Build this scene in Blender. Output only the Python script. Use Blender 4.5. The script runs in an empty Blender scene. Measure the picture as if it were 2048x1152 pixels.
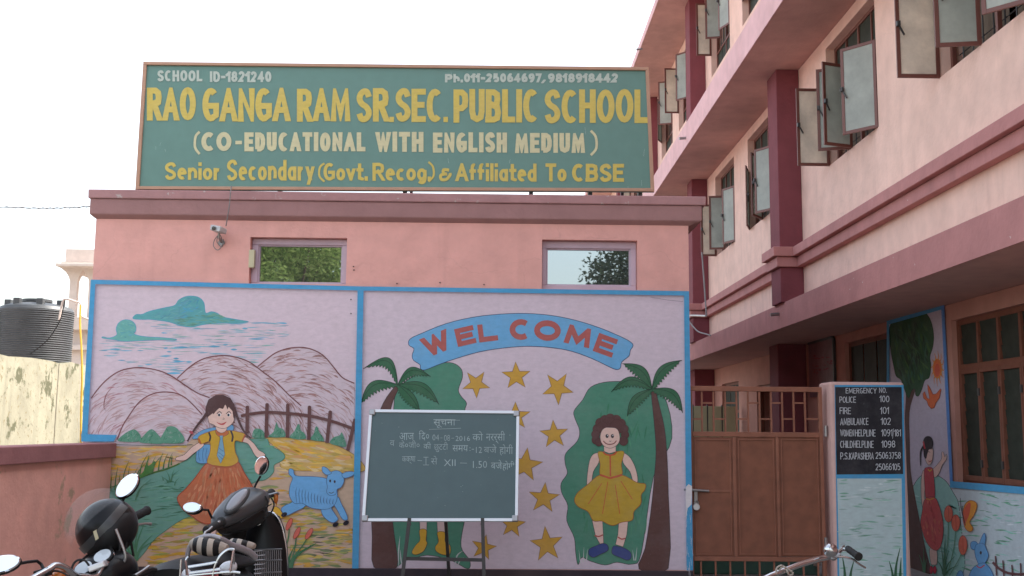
import bpy, math, random
from mathutils import Vector, Matrix, geometry
random.seed(7)
R = math.radians
scene = bpy.context.scene
COL = scene.collection
# ------------------------------------------------------------------ camera
FPX, CX, CY = 2150.0, 1024.0, 576.0          # focal length in photo pixels, photo centre
EYE = Vector((0, 0, 1.5))
def _axes():
    vx, vy, roll = 998.0, 859.0, .011
    dy = Vector((vx-CX, -(vy-CY), FPX)).normalized()
    c = -(dy.x - roll*dy.y)/dy.z
    dx = Vector((1, -roll, c)).normalized()
    X = Vector((dx.x, dx.y, -dx.z)); Y = Vector((dy.x, dy.y, -dy.z)); Z = X.cross(Y)
    return Matrix((X, Y, Z))
ROT = _axes()
cam = bpy.data.cameras.new('camera'); camo = bpy.data.objects.new('camera', cam); COL.objects.link(camo)
camo.matrix_world = Matrix.Translation(EYE) @ ROT.to_4x4()
cam.sensor_width = 36; cam.lens = 36*FPX/2048; cam.clip_end = 2000; cam.clip_start = .05
scene.camera = camo
# ------------------------------------------------------------------ light
SUN_EL, SUN_AZ = 45, 80                       # azimuth from +Y towards +X: beyond the tall school block on the right
w = bpy.data.worlds.new('World'); scene.world = w; w.use_nodes = True
nt = w.node_tree; nt.nodes.clear()
sky = nt.nodes.new('ShaderNodeTexSky'); sky.sky_type = 'NISHITA'; sky.sun_disc = False
sky.sun_elevation = R(SUN_EL); sky.sun_rotation = R(SUN_AZ); sky.dust_density = 3; sky.air_density = 1.3; sky.ozone_density = 1
hs = nt.nodes.new('ShaderNodeHueSaturation'); hs.inputs['Saturation'].default_value = .52
bg = nt.nodes.new('ShaderNodeBackground'); bg.inputs['Strength'].default_value = .12
wo = nt.nodes.new('ShaderNodeOutputWorld')
nt.links.new(sky.outputs[0], hs.inputs['Color']); nt.links.new(hs.outputs[0], bg.inputs[0]); nt.links.new(bg.outputs[0], wo.inputs[0])
sl = bpy.data.lights.new('sun', 'SUN'); sl.energy = 2.6; sl.angle = R(.6); sl.color = (1, .97, .91)
so = bpy.data.objects.new('sun', sl); COL.objects.link(so)
sd = Vector((math.cos(R(SUN_EL))*math.sin(R(SUN_AZ)), math.cos(R(SUN_EL))*math.cos(R(SUN_AZ)), math.sin(R(SUN_EL))))
so.rotation_euler = sd.to_track_quat('Z', 'Y').to_euler(); so.location = (20, 20, 30)
scene.view_settings.view_transform = 'Standard'; scene.view_settings.look = 'None'
scene.view_settings.exposure = 2.02; scene.view_settings.gamma = 1
scene.render.engine = 'CYCLES'
scene.cycles.use_denoising = True; scene.cycles.max_bounces = 6
# ------------------------------------------------------------------ where a photo pixel meets a plane of the place
def ray(x, y): return ROT @ Vector((x-CX, -(y-CY), -FPX))
def onY(x, y, Y): d = ray(x, y); return EYE + d*(Y/d.y)
def onX(x, y, X): d = ray(x, y); return EYE + d*(X/d.x)
def rectY(x0, y0, x1, y1, Y):
    """upright rectangle on the plane y=Y: x0, x1, zlow, zhigh"""
    ym = min((y0+y1)/2, 1000) ; xm = (x0+x1)/2
    return onY(x0, ym, Y).x, onY(x1, ym, Y).x, onY(xm, y1, Y).z, onY(xm, y0, Y).z
# ------------------------------------------------------------------ colours and materials
def lin(c): c /= 255; return c/12.92 if c <= .04045 else ((c+.055)/1.055)**2.4
def ph(r, g, b, k=.8, gl=.004): return tuple(max(.004, (lin(v)-gl)/k) for v in (r, g, b))
def newmat(name):
    m = bpy.data.materials.new(name); m.use_nodes = True
    return m, m.node_tree, m.node_tree.nodes['Principled BSDF']
def N(nt, t, **kw):
    n = nt.nodes.new(t)
    for k, v in kw.items():
        if k.startswith('i_'): n.inputs[k[2:]].default_value = v
        else: setattr(n, k, v)
    return n
def simple(name, col, rough=.5, metal=0, spec=.5, var=.06, bump=0, bs=60, coat=0):
    m, t, b = newmat(name)
    b.inputs['Roughness'].default_value = rough; b.inputs['Metallic'].default_value = metal
    b.inputs['Specular IOR Level'].default_value = spec; b.inputs['Coat Weight'].default_value = coat
    tc = N(t, 'ShaderNodeTexCoord'); no = N(t, 'ShaderNodeTexNoise'); no.inputs['Scale'].default_value = 9; no.inputs['Detail'].default_value = 6
    t.links.new(tc.outputs['Object'], no.inputs['Vector'])
    mx = N(t, 'ShaderNodeMix', data_type='RGBA'); mx.inputs[6].default_value = (*[c*(1-var*2) for c in col], 1); mx.inputs[7].default_value = (*[min(1, c*(1+var*2)) for c in col], 1)
    t.links.new(no.outputs['Fac'], mx.inputs[0]); t.links.new(mx.outputs[2], b.inputs['Base Color'])
    if bump:
        n2 = N(t, 'ShaderNodeTexNoise'); n2.inputs['Scale'].default_value = bs; t.links.new(tc.outputs['Object'], n2.inputs['Vector'])
        bp = N(t, 'ShaderNodeBump'); bp.inputs['Strength'].default_value = bump; bp.inputs['Distance'].default_value = .01
        t.links.new(n2.outputs['Fac'], bp.inputs['Height']); t.links.new(bp.outputs[0], b.inputs['Normal'])
    return m
def plaster(name, col, dirt=(.25, .17, .13), amt=.35, streak=.3, chip=0, chipcol=(.7, .66, .6), bump=.35, patch=None, sharp=None, sfreq=7):
    """painted cement plaster: mottling, rain streaks, small chips, trowel relief"""
    m, t, b = newmat(name); L = t.links.new
    b.inputs['Roughness'].default_value = .85; b.inputs['Specular IOR Level'].default_value = .25
    tc = N(t, 'ShaderNodeTexCoord')
    n1 = N(t, 'ShaderNodeTexNoise'); n1.inputs['Scale'].default_value = 1.3; n1.inputs['Detail'].default_value = 8; n1.inputs['Roughness'].default_value = .62
    L(tc.outputs['Object'], n1.inputs['Vector'])
    r1 = N(t, 'ShaderNodeMapRange'); r1.inputs[1].default_value = .42; r1.inputs[2].default_value = .75; r1.inputs[4].default_value = amt
    L(n1.outputs['Fac'], r1.inputs[0])
    mp = N(t, 'ShaderNodeMapping'); mp.inputs['Scale'].default_value = (sfreq, sfreq, .55); L(tc.outputs['Object'], mp.inputs[0])
    n2 = N(t, 'ShaderNodeTexNoise'); n2.inputs['Scale'].default_value = 1; n2.inputs['Detail'].default_value = 5; L(mp.outputs[0], n2.inputs['Vector'])
    r2 = N(t, 'ShaderNodeMapRange'); r2.inputs[1].default_value = sharp or .52; r2.inputs[2].default_value = sharp+.13 if sharp else .8; r2.inputs[4].default_value = streak
    L(n2.outputs['Fac'], r2.inputs[0])
    ad = N(t, 'ShaderNodeMath', operation='MAXIMUM'); L(r1.outputs[0], ad.inputs[0]); L(r2.outputs[0], ad.inputs[1])
    mx = N(t, 'ShaderNodeMix', data_type='RGBA'); mx.inputs[6].default_value = (*col, 1)
    mx.inputs[7].default_value = (*[c*.45+d*.55 for c, d in zip(col, dirt)], 1); L(ad.outputs[0], mx.inputs[0])
    out = mx.outputs[2]
    n5 = N(t, 'ShaderNodeTexNoise'); n5.inputs['Scale'].default_value = 5; n5.inputs['Detail'].default_value = 3; L(tc.outputs['Object'], n5.inputs['Vector'])
    r5 = N(t, 'ShaderNodeMapRange'); r5.inputs[1].default_value = .3; r5.inputs[2].default_value = .7; r5.inputs[3].default_value = .93; r5.inputs[4].default_value = 1.06
    L(n5.outputs['Fac'], r5.inputs[0])
    vm = N(t, 'ShaderNodeVectorMath', operation='SCALE'); L(out, vm.inputs[0]); L(r5.outputs[0], vm.inputs['Scale']); out = vm.outputs[0]
    if chip:
        n3 = N(t, 'ShaderNodeTexNoise'); n3.inputs['Scale'].default_value = 11; n3.inputs['Detail'].default_value = 6; n3.inputs['Roughness'].default_value = .7
        L(tc.outputs['Object'], n3.inputs['Vector'])
        r3 = N(t, 'ShaderNodeMapRange'); r3.inputs[1].default_value = chip; r3.inputs[2].default_value = chip+.015
        L(n3.outputs['Fac'], r3.inputs[0])
        m2 = N(t, 'ShaderNodeMix', data_type='RGBA'); m2.inputs[7].default_value = (*chipcol, 1); L(r3.outputs[0], m2.inputs[0]); L(out, m2.inputs[6]); out = m2.outputs[2]
    if patch:
        n6 = N(t, 'ShaderNodeTexNoise'); n6.inputs['Scale'].default_value = 2.3; n6.inputs['Detail'].default_value = 9; n6.inputs['Roughness'].default_value = .66
        L(tc.outputs['Object'], n6.inputs['Vector'])
        r6 = N(t, 'ShaderNodeMapRange'); r6.inputs[1].default_value = patch[0]; r6.inputs[2].default_value = patch[0]+.05
        L(n6.outputs['Fac'], r6.inputs[0])
        m3 = N(t, 'ShaderNodeMix', data_type='RGBA'); m3.inputs[7].default_value = (*patch[1], 1); L(r6.outputs[0], m3.inputs[0]); L(out, m3.inputs[6]); out = m3.outputs[2]
    nd = N(t, 'ShaderNodeTexNoise'); nd.inputs['Scale'].default_value = 1.7; nd.inputs['Detail'].default_value = 7; L(tc.outputs['Object'], nd.inputs['Vector'])
    va = N(t, 'ShaderNodeVectorMath', operation='ADD'); L(tc.outputs['Object'], va.inputs[0]); L(nd.outputs['Color'], va.inputs[1])
    vo = N(t, 'ShaderNodeTexVoronoi', feature='DISTANCE_TO_EDGE'); vo.inputs['Scale'].default_value = .9; L(va.outputs[0], vo.inputs['Vector'])
    rv_ = N(t, 'ShaderNodeMapRange'); rv_.inputs[1].default_value = .0025; rv_.inputs[2].default_value = .007; rv_.inputs[3].default_value = 1; rv_.inputs[4].default_value = 0; L(vo.outputs['Distance'], rv_.inputs[0])
    nk = N(t, 'ShaderNodeTexNoise'); nk.inputs['Scale'].default_value = .8; L(tc.outputs['Object'], nk.inputs['Vector'])
    rk = N(t, 'ShaderNodeMapRange'); rk.inputs[1].default_value = .52; rk.inputs[2].default_value = .6; rk.inputs[4].default_value = .10; L(nk.outputs['Fac'], rk.inputs[0])
    mk = N(t, 'ShaderNodeMath', operation='MULTIPLY'); L(rv_.outputs[0], mk.inputs[0]); L(rk.outputs[0], mk.inputs[1])
    m9 = N(t, 'ShaderNodeMix', data_type='RGBA'); m9.inputs[7].default_value = (*[c*.35 for c in col], 1); L(mk.outputs[0], m9.inputs[0]); L(out, m9.inputs[6]); out = m9.outputs[2]
    L(out, b.inputs['Base Color'])
    n4 = N(t, 'ShaderNodeTexNoise'); n4.inputs['Scale'].default_value = 26; n4.inputs['Detail'].default_value = 6; L(tc.outputs['Object'], n4.inputs['Vector'])
    bp = N(t, 'ShaderNodeBump'); bp.inputs['Strength'].default_value = bump; bp.inputs['Distance'].default_value = .012
    L(n4.outputs['Fac'], bp.inputs['Height']); L(bp.outputs[0], b.inputs['Normal'])
    return m
def paintmat():
    """wall paint whose pigment is stored per painted shape; brushed unevenness and plaster relief"""
    m, t, b = newmat('wall_paint'); L = t.links.new
    b.inputs['Roughness'].default_value = .75; b.inputs['Specular IOR Level'].default_value = .3
    at = N(t, 'ShaderNodeAttribute', attribute_name='pigment'); tc = N(t, 'ShaderNodeTexCoord')
    mp = N(t, 'ShaderNodeMapping'); mp.inputs['Scale'].default_value = (14, 14, 30); L(tc.outputs['Object'], mp.inputs[0])
    n = N(t, 'ShaderNodeTexNoise'); n.inputs['Scale'].default_value = 1; n.inputs['Detail'].default_value = 7; n.inputs['Roughness'].default_value = .65; L(mp.outputs[0], n.inputs['Vector'])
    r = N(t, 'ShaderNodeMapRange'); r.inputs[1].default_value = .3; r.inputs[2].default_value = .72; r.inputs[3].default_value = .91; r.inputs[4].default_value = 1.08
    L(n.outputs['Fac'], r.inputs[0])
    vm = N(t, 'ShaderNodeVectorMath', operation='SCALE'); L(at.outputs['Color'], vm.inputs[0]); L(r.outputs[0], vm.inputs['Scale'])
    nb_ = N(t, 'ShaderNodeTexNoise'); nb_.inputs['Scale'].default_value = 3.2; nb_.inputs['Detail'].default_value = 10; nb_.inputs['Roughness'].default_value = .7; L(tc.outputs['Object'], nb_.inputs['Vector'])
    rb = N(t, 'ShaderNodeMapRange'); rb.inputs[1].default_value = .45; rb.inputs[2].default_value = .75; rb.inputs[4].default_value = .14; L(nb_.outputs['Fac'], rb.inputs[0])
    mp2 = N(t, 'ShaderNodeMapping'); mp2.inputs['Scale'].default_value = (60, 60, 22); mp2.inputs['Rotation'].default_value = (0, .5, 0); L(tc.outputs['Object'], mp2.inputs[0])
    nc = N(t, 'ShaderNodeTexNoise'); nc.inputs['Scale'].default_value = 1; nc.inputs['Detail'].default_value = 8; nc.inputs['Roughness'].default_value = .75; L(mp2.outputs[0], nc.inputs['Vector'])
    rc = N(t, 'ShaderNodeMapRange'); rc.inputs[1].default_value = .60; rc.inputs[2].default_value = .72; rc.inputs[4].default_value = .22; L(nc.outputs['Fac'], rc.inputs[0])
    mxx = N(t, 'ShaderNodeMath', operation='MAXIMUM'); L(rb.outputs[0], mxx.inputs[0]); L(rc.outputs[0], mxx.inputs[1])
    mw = N(t, 'ShaderNodeMix', data_type='RGBA'); mw.inputs[7].default_value = (.40, .36, .37, 1); L(mxx.outputs[0], mw.inputs[0]); L(vm.outputs[0], mw.inputs[6])
    L(mw.outputs[2], b.inputs['Base Color'])
    n4 = N(t, 'ShaderNodeTexNoise'); n4.inputs['Scale'].default_value = 26; n4.inputs['Detail'].default_value = 6; L(tc.outputs['Object'], n4.inputs['Vector'])
    bp = N(t, 'ShaderNodeBump'); bp.inputs['Strength'].default_value = .16; bp.inputs['Distance'].default_value = .012
    L(n4.outputs['Fac'], bp.inputs['Height']); L(bp.outputs[0], b.inputs['Normal'])
    return m
PAINT = paintmat()
PINK = plaster('salmon_plaster', ph(210, 158, 149), dirt=(.32, .16, .13), amt=.32, streak=.34, bump=.45, patch=(.68, ph(196, 122, 112)))
PINKR = plaster('rose_plaster', ph(216, 182, 168), dirt=(.33, .19, .16), amt=.34, streak=.4, bump=.45)
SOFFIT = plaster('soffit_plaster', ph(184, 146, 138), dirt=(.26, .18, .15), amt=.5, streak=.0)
EDGE = plaster('slab_edge_paint', ph(204, 166, 166), dirt=(.3, .15, .15), amt=.4, streak=.35, chip=.72)
ROSE = plaster('dull_rose_paint', ph(171, 119, 116), dirt=(.2, .1, .1), amt=.45, streak=.4, chip=.69)
MAROON = plaster('maroon_paint', ph(118, 66, 72), dirt=(.1, .05, .05), amt=.3, streak=.2)
CAP = plaster('parapet_maroon', ph(162, 124, 124), dirt=(.16, .09, .1), amt=.5, streak=.4, chip=.63, chipcol=(.5, .42, .4))
CAPLOW = plaster('parapet_band_maroon', ph(149, 114, 112), dirt=(.16, .08, .09), amt=.4, streak=.3, chip=.74)
DARK = plaster('black_skirting', ph(58, 52, 58), amt=.3, streak=.1, chip=.73)
WALLP = plaster('boundary_plaster', ph(204, 154, 144), dirt=(.3, .2, .16), amt=.5, streak=.35, patch=(.6, ph(160, 138, 120)), chip=.70, chipcol=(.55, .48, .42))
YELLOW = plaster('mouldy_cream_plaster', (.30, .285, .21), dirt=(.02, .02, .01), amt=.9, streak=.7, sfreq=5, patch=(.555, (.10, .10, .06)), chip=.60, chipcol=(.2, .17, .1))
CREAM = plaster('cream_plaster', (.62, .52, .46), amt=.3, streak=.3)
COLP = plaster('column_plaster', ph(196, 160, 152), amt=.35, streak=.3, patch=(.66, ph(150, 140, 130)))
GREYC = plaster('grey_cement', (.26, .25, .24), amt=.4, streak=.2)
TEAL = plaster('teal_floor_paint', (.10, .22, .18), amt=.5, streak=0)
PINK_SHADE = plaster('shade_darkened_salmon', ph(178, 132, 120), amt=.4, streak=.3)  # salmon darkened in the colour itself for the shade under the slab
LILACF = simple('lilac_frame_paint', ph(176, 156, 168), .5, bump=.1)
BROWN = simple('brown_window_paint', ph(104, 64, 56), .45, bump=.1)
WOOD = simple('red_brown_wood_paint', ph(114, 72, 58), .65, spec=.3, var=.12, bump=.15, bs=30)
GATE = simple('gate_brown_paint', ph(131, 84, 66), .5, var=.2, bump=.12, bs=20)
GATEP = simple('gate_panel_paint', ph(121, 75, 57), .5, var=.2, bump=.15, bs=12)
FROST = simple('frosted_glass', ph(178, 180, 170), .25, spec=.6, var=.05)
FROSTP = simple('pale_painted_glass', ph(206, 192, 180), .4, var=.04)
CURT = simple('brown_curtain', ph(110, 96, 84), .9, var=.15)
DGLASS = simple('dim_green_glass', (.045, .05, .04), .6, spec=.1, var=.2)
BLACKG = simple('gloss_black_paint', (.012, .012, .013), .12, coat=.6, var=.0)
BLACKM = simple('dark_gloss_shell', (.008, .008, .009), .28, spec=.22, var=0)
BLACKP = simple('black_plastic', (.012, .012, .013), .45, spec=.25, var=.05, bump=.05)
GREYP = simple('grey_plastic', (.06, .063, .068), .32, var=.05)
RUBBER = simple('rubber', (.018, .017, .017), .75, bump=.3, bs=150)
CHROME = simple('chrome', (.55, .56, .58), .2, metal=1, var=.03)
STEEL = simple('dull_steel', (.34, .33, .33), .38, metal=.9, var=.1)
ALU = simple('aluminium', (.62, .62, .63), .35, metal=.6, var=.04)
IRON = simple('easel_iron', (.06, .055, .055), .5, metal=.3)
MIRROR = simple('mirror_glass', (.92, .95, .97), .03, metal=1, var=0)
REDL = simple('red_lens', (.35, .01, .02), .15, coat=.5)
CLEARL = simple('clear_lens', (.6, .6, .62), .1, coat=.6)
ORANGEL = simple('amber_lens', (.6, .16, .02), .2, coat=.5)
BEIGE = simple('beige_fabric', (.42, .36, .30), .9, var=.1, bump=.2)
TANKM = simple('black_tank_plastic', (.05, .053, .056), .5, var=.2)
HOSE = simple('yellow_hose', (.62, .36, .04), .5)
CABLE = simple('grey_cable', (.22, .20, .2), .6)
IVORY = simple('ivory_plastic', (.55, .5, .32), .4)
WHITEP = simple('white_metal_paint', (.5, .5, .5), .4)
BARK = simple('bark', (.12, .085, .06), .9, var=.2, bump=.6, bs=20)
def glassmat():
    m, t, b = newmat('reflective_window_glass'); b.inputs['Base Color'].default_value = (.36, .40, .41, 1)
    b.inputs['Metallic'].default_value = .93; b.inputs['Roughness'].default_value = .012
    tc = N(t, 'ShaderNodeTexCoord'); n = N(t, 'ShaderNodeTexNoise'); n.inputs['Scale'].default_value = 1.2; n.inputs['Detail'].default_value = 0
    t.links.new(tc.outputs['Object'], n.inputs['Vector'])
    bp = N(t, 'ShaderNodeBump'); bp.inputs['Strength'].default_value = .02; bp.inputs['Distance'].default_value = .05
    t.links.new(n.outputs['Fac'], bp.inputs['Height']); t.links.new(bp.outputs[0], b.inputs['Normal'])
    return m
RGLASS = glassmat()
def leafmat(name, c0, c1):
    m, t, b = newmat(name); b.inputs['Roughness'].default_value = .45
    g = N(t, 'ShaderNodeNewGeometry'); mx = N(t, 'ShaderNodeMix', data_type='RGBA'); mx.inputs[6].default_value = (*c0, 1); mx.inputs[7].default_value = (*c1, 1)
    t.links.new(g.outputs['Random Per Island'], mx.inputs[0]); t.links.new(mx.outputs[2], b.inputs['Base Color'])
    tr = N(t, 'ShaderNodeBsdfTranslucent'); t.links.new(mx.outputs[2], tr.inputs[0])
    ms = N(t, 'ShaderNodeMixShader'); ms.inputs[0].default_value = .35
    out = [n for n in t.nodes if n.type == 'OUTPUT_MATERIAL'][0]
    t.links.new(b.outputs[0], ms.inputs[1]); t.links.new(tr.outputs[0], ms.inputs[2]); t.links.new(ms.outputs[0], out.inputs[0])
    return m
LEAFD = leafmat('backlit_leaf', (.03, .05, .03), (.10, .13, .08))  # leaf colour darkened so the right-hand tree looks backlit
LEAF = leafmat('leaf', (.13, .20, .05), (.38, .46, .16))
def frosted(name, col, tr):
    m, t, b = newmat(name); b.inputs['Base Color'].default_value = (*col, 1); b.inputs['Roughness'].default_value = .3
    T = N(t, 'ShaderNodeBsdfTranslucent'); T.inputs[0].default_value = (*[min(1, c*1.25) for c in col], 1); ms = N(t, 'ShaderNodeMixShader'); ms.inputs[0].default_value = tr
    tc = N(t, 'ShaderNodeTexCoord'); no = N(t, 'ShaderNodeTexNoise'); no.inputs['Scale'].default_value = 3.1; no.inputs['Detail'].default_value = 9; no.inputs['Roughness'].default_value = .68
    t.links.new(tc.outputs['Object'], no.inputs['Vector']); r = N(t, 'ShaderNodeMapRange'); r.inputs[1].default_value = .35; r.inputs[2].default_value = .68; t.links.new(no.outputs['Fac'], r.inputs[0])
    mx = N(t, 'ShaderNodeMix', data_type='RGBA'); mx.inputs[6].default_value = (*[c*.8 for c in col], 1); mx.inputs[7].default_value = (*[min(1, c*1.12) for c in col], 1)
    t.links.new(r.outputs[0], mx.inputs[0]); t.links.new(mx.outputs[2], b.inputs['Base Color']); t.links.new(mx.outputs[2], T.inputs[0])
    out = [n for n in t.nodes if n.type == 'OUTPUT_MATERIAL'][0]
    t.links.new(b.outputs[0], ms.inputs[1]); t.links.new(T.outputs[0], ms.inputs[2]); t.links.new(ms.outputs[0], out.inputs[0]); return m
FROST = frosted('frosted_pane', (.56, .59, .53), .4); FROSTP = frosted('pale_frosted_pane', (.86, .79, .69), .5)
COPE = plaster('coping_maroon', ph(142, 100, 102), dirt=(.16, .08, .09), amt=.5, streak=.3, chip=.72)
def visor():
    m, t, b = newmat('clear_visor'); b.inputs['Base Color'].default_value = (.85, .88, .88, 1); b.inputs['Roughness'].default_value = .05
    b.inputs['Alpha'].default_value = .06; return m
VISOR = visor()
def groundmat():
    m, t, b = newmat('dusty_road'); tc = N(t, 'ShaderNodeTexCoord'); n = N(t, 'ShaderNodeTexNoise'); n.inputs['Scale'].default_value = .6; n.inputs['Detail'].default_value = 10
    t.links.new(tc.outputs['Object'], n.inputs['Vector']); mx = N(t, 'ShaderNodeMix', data_type='RGBA'); mx.inputs[6].default_value = (.19, .17, .15, 1); mx.inputs[7].default_value = (.30, .26, .21, 1)
    t.links.new(n.outputs['Fac'], mx.inputs[0]); t.links.new(mx.outputs[2], b.inputs['Base Color']); b.inputs['Roughness'].default_value = .9
    return m
# ------------------------------------------------------------------ objects
ORG = {}
def tag(o, label=None, cat=None, group=None, kind=None):
    if label: o['label'] = label
    if cat: o['category'] = cat
    if group: o['group'] = group
    if kind: o['kind'] = kind
    return o
def thing(name, label, cat, loc=(0, 0, 0), group=None):
    o = bpy.data.objects.new(name, None); COL.objects.link(o); o.location = loc; o.empty_display_size = .2
    ORG[o] = Vector(loc); return tag(o, label, cat, group)
class MB:
    def __init__(s): s.v = []; s.f = []; s.mi = []; s.c = None; s.cur = 0
    def quadbox(s, a, b):
        x0, y0, z0 = a; x1, y1, z1 = b
        if x0 > x1: x0, x1 = x1, x0
        if y0 > y1: y0, y1 = y1, y0
        if z0 > z1: z0, z1 = z1, z0
        n = len(s.v); s.v += [(x0, y0, z0), (x1, y0, z0), (x1, y1, z0), (x0, y1, z0), (x0, y0, z1), (x1, y0, z1), (x1, y1, z1), (x0, y1, z1)]
        s.add([(0, 3, 2, 1), (4, 5, 6, 7), (0, 1, 5, 4), (1, 2, 6, 5), (2, 3, 7, 6), (3, 0, 4, 7)], n); return s
    def add(s, faces, n):
        for f in faces: s.f.append(tuple(i+n for i in f)); s.mi.append(s.cur)
    def obox(s, c, ax, ay, az):
        """oriented box: centre and three half vectors"""
        c, ax, ay, az = map(Vector, (c, ax, ay, az)); n = len(s.v)
        for k in ((-1, -1, -1), (1, -1, -1), (1, 1, -1), (-1, 1, -1), (-1, -1, 1), (1, -1, 1), (1, 1, 1), (-1, 1, 1)):
            s.v.append(tuple(c+ax*k[0]+ay*k[1]+az*k[2]))
        s.add([(0, 3, 2, 1), (4, 5, 6, 7), (0, 1, 5, 4), (1, 2, 6, 5), (2, 3, 7, 6), (3, 0, 4, 7)], n); return s
    def bar(s, a, b, w, h, up=(0, 0, 1)):
        a, b = Vector(a), Vector(b); d = (b-a); L = d.length; d.normalize(); u = Vector(up)
        if abs(d.dot(u)) > .95: u = Vector((1, 0, 0))
        sx = d.cross(u).normalized(); uy = sx.cross(d).normalized()
        return s.obox((a+b)/2, d*L/2, sx*w/2, uy*h/2)
    def tube(s, pts, r, seg=8, closed=False, caps=True):
        pts = [Vector(p) for p in pts]; rs = r if isinstance(r, (list, tuple)) else [r]*len(pts); n0 = len(s.v)
        t0 = (pts[1]-pts[0]).normalized(); nrm = t0.orthogonal().normalized()
        for i, p in enumerate(pts):
            if closed: t = (pts[(i+1) % len(pts)]-pts[i-1]).normalized()
            else: t = (pts[min(i+1, len(pts)-1)]-pts[max(i-1, 0)]).normalized()
            nrm = (nrm - t*nrm.dot(t)).normalized(); bn = t.cross(nrm)
            for k in range(seg):
                a = 2*math.pi*k/seg; s.v.append(tuple(p+(nrm*math.cos(a)+bn*math.sin(a))*rs[i]))
        m = len(pts)
        for i in range(m if closed else m-1):
            j = (i+1) % m
            s.add([(i*seg+k, i*seg+(k+1) % seg, j*seg+(k+1) % seg, j*seg+k) for k in range(seg)], n0)
        if caps and not closed: s.add([tuple(range(seg))[::-1], tuple((m-1)*seg+k for k in range(seg))], n0)
        return s
    def lathe(s, prof, org, axis=(0, 0, 1), seg=24, ref=None):
        """prof: (radius, height) pairs along axis"""
        org = Vector(org); az = Vector(axis).normalized(); ax = Vector(ref).normalized() if ref else az.orthogonal().normalized(); ay = az.cross(ax); n0 = len(s.v)
        for r, h in prof:
            for k in range(seg):
                a = 2*math.pi*k/seg; s.v.append(tuple(org+az*h+(ax*math.cos(a)+ay*math.sin(a))*r))
        for i in range(len(prof)-1):
            s.add([(i*seg+k, i*seg+(k+1) % seg, (i+1)*seg+(k+1) % seg, (i+1)*seg+k) for k in range(seg)], n0)
        s.add([tuple(range(seg))[::-1], tuple((len(prof)-1)*seg+k for k in range(seg))], n0); return s
    def ell(s, c, ax, ay, az, nu=20, nv=12, cond=None):
        c, ax, ay, az = map(Vector, (c, ax, ay, az)); n0 = len(s.v)
        for j in range(nv+1):
            th = math.pi*j/nv
            for i in range(nu):
                p = 2*math.pi*i/nu; s.v.append(tuple(c+ax*math.sin(th)*math.cos(p)+ay*math.sin(th)*math.sin(p)+az*math.cos(th)))
        for j in range(nv):
            for i in range(nu):
                if cond and not cond(math.pi*(j+.5)/nv, 2*math.pi*(i+.5)/nu): continue
                s.add([(j*nu+i, (j+1)*nu+i, (j+1)*nu+(i+1) % nu, j*nu+(i+1) % nu)], n0)
        return s
    def loft(s, secs, caps=True, closed=True):
        n0 = len(s.v); k = len(secs[0])
        for sec in secs: s.v += [tuple(p) for p in sec]
        for i in range(len(secs)-1):
            for j in range(k if closed else k-1):
                s.add([(i*k+j, i*k+(j+1) % k, (i+1)*k+(j+1) % k, (i+1)*k+j)], n0)
        if caps: s.add([tuple(range(k))[::-1], tuple((len(secs)-1)*k+j for j in range(k))], n0)
        return s
    def poly(s, pts):
        n = len(s.v); s.v += [tuple(p) for p in pts]; s.add([tuple(range(len(pts)))], n); return s
def build(name, mb, mats, parent=None, smooth=False, bevel=0, label=None, loc=None):
    me = bpy.data.meshes.new(name)
    top = parent
    while top is not None and top not in ORG: top = top.parent
    off = ORG[top] if top is not None else Vector(loc or (0, 0, 0))
    me.from_pydata([(x-off.x, y-off.y, z-off.z) for x, y, z in mb.v], [], mb.f)
    mats = mats if isinstance(mats, (list, tuple)) else [mats]
    for m in mats: me.materials.append(m)
    if len(mats) > 1: me.polygons.foreach_set('material_index', mb.mi)
    me.update()
    if smooth:
        me.shade_smooth()
        try: me.set_sharp_from_angle(angle=R(38))
        except Exception: pass
    o = bpy.data.objects.new(name, me); COL.objects.link(o)
    if parent is not None: o.parent = parent
    else: o.location = off
    if bevel:
        md = o.modifiers.new('bevel', 'BEVEL'); md.width = bevel; md.segments = 2; md.limit_method = 'ANGLE'
    if label: o['label'] = label
    return o
def wall(mb, axis, pos, th, u0, u1, z0, z1, holes=()):
    """wall slab with real openings; axis Y: face at y=pos; axis X: face at x=pos; thickness th (signed)"""
    us = sorted({u0, u1, *[h[0] for h in holes], *[h[1] for h in holes]}); zs = sorted({z0, z1, *[h[2] for h in holes], *[h[3] for h in holes]})
    us = [u for u in us if u0 <= u <= u1]; zs = [z for z in zs if z0 <= z <= z1]
    def P(u, z, w): return (u, pos+w, z) if axis == 'Y' else (pos+w, u, z)
    def hole(u, z): return any(h[0] < u < h[1] and h[2] < z < h[3] for h in holes)
    S = [[not hole((us[i]+us[i+1])/2, (zs[j]+zs[j+1])/2) for j in range(len(zs)-1)] for i in range(len(us)-1)]
    def s_(i, j): return 0 <= i < len(S) and 0 <= j < len(S[0]) and S[i][j]
    for i in range(len(S)):
        for j in range(len(S[0])):
            if not S[i][j]: continue
            a, b, c, d = us[i], us[i+1], zs[j], zs[j+1]
            for w in (0, th): mb.poly([P(a, c, w), P(b, c, w), P(b, d, w), P(a, d, w)])
            if not s_(i-1, j): mb.poly([P(a, c, 0), P(a, d, 0), P(a, d, th), P(a, c, th)])
            if not s_(i+1, j): mb.poly([P(b, c, 0), P(b, d, 0), P(b, d, th), P(b, c, th)])
            if not s_(i, j-1): mb.poly([P(a, c, 0), P(b, c, 0), P(b, c, th), P(a, c, th)])
            if not s_(i, j+1): mb.poly([P(a, d, 0), P(b, d, 0), P(b, d, th), P(a, d, th)])
    return mb
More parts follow.
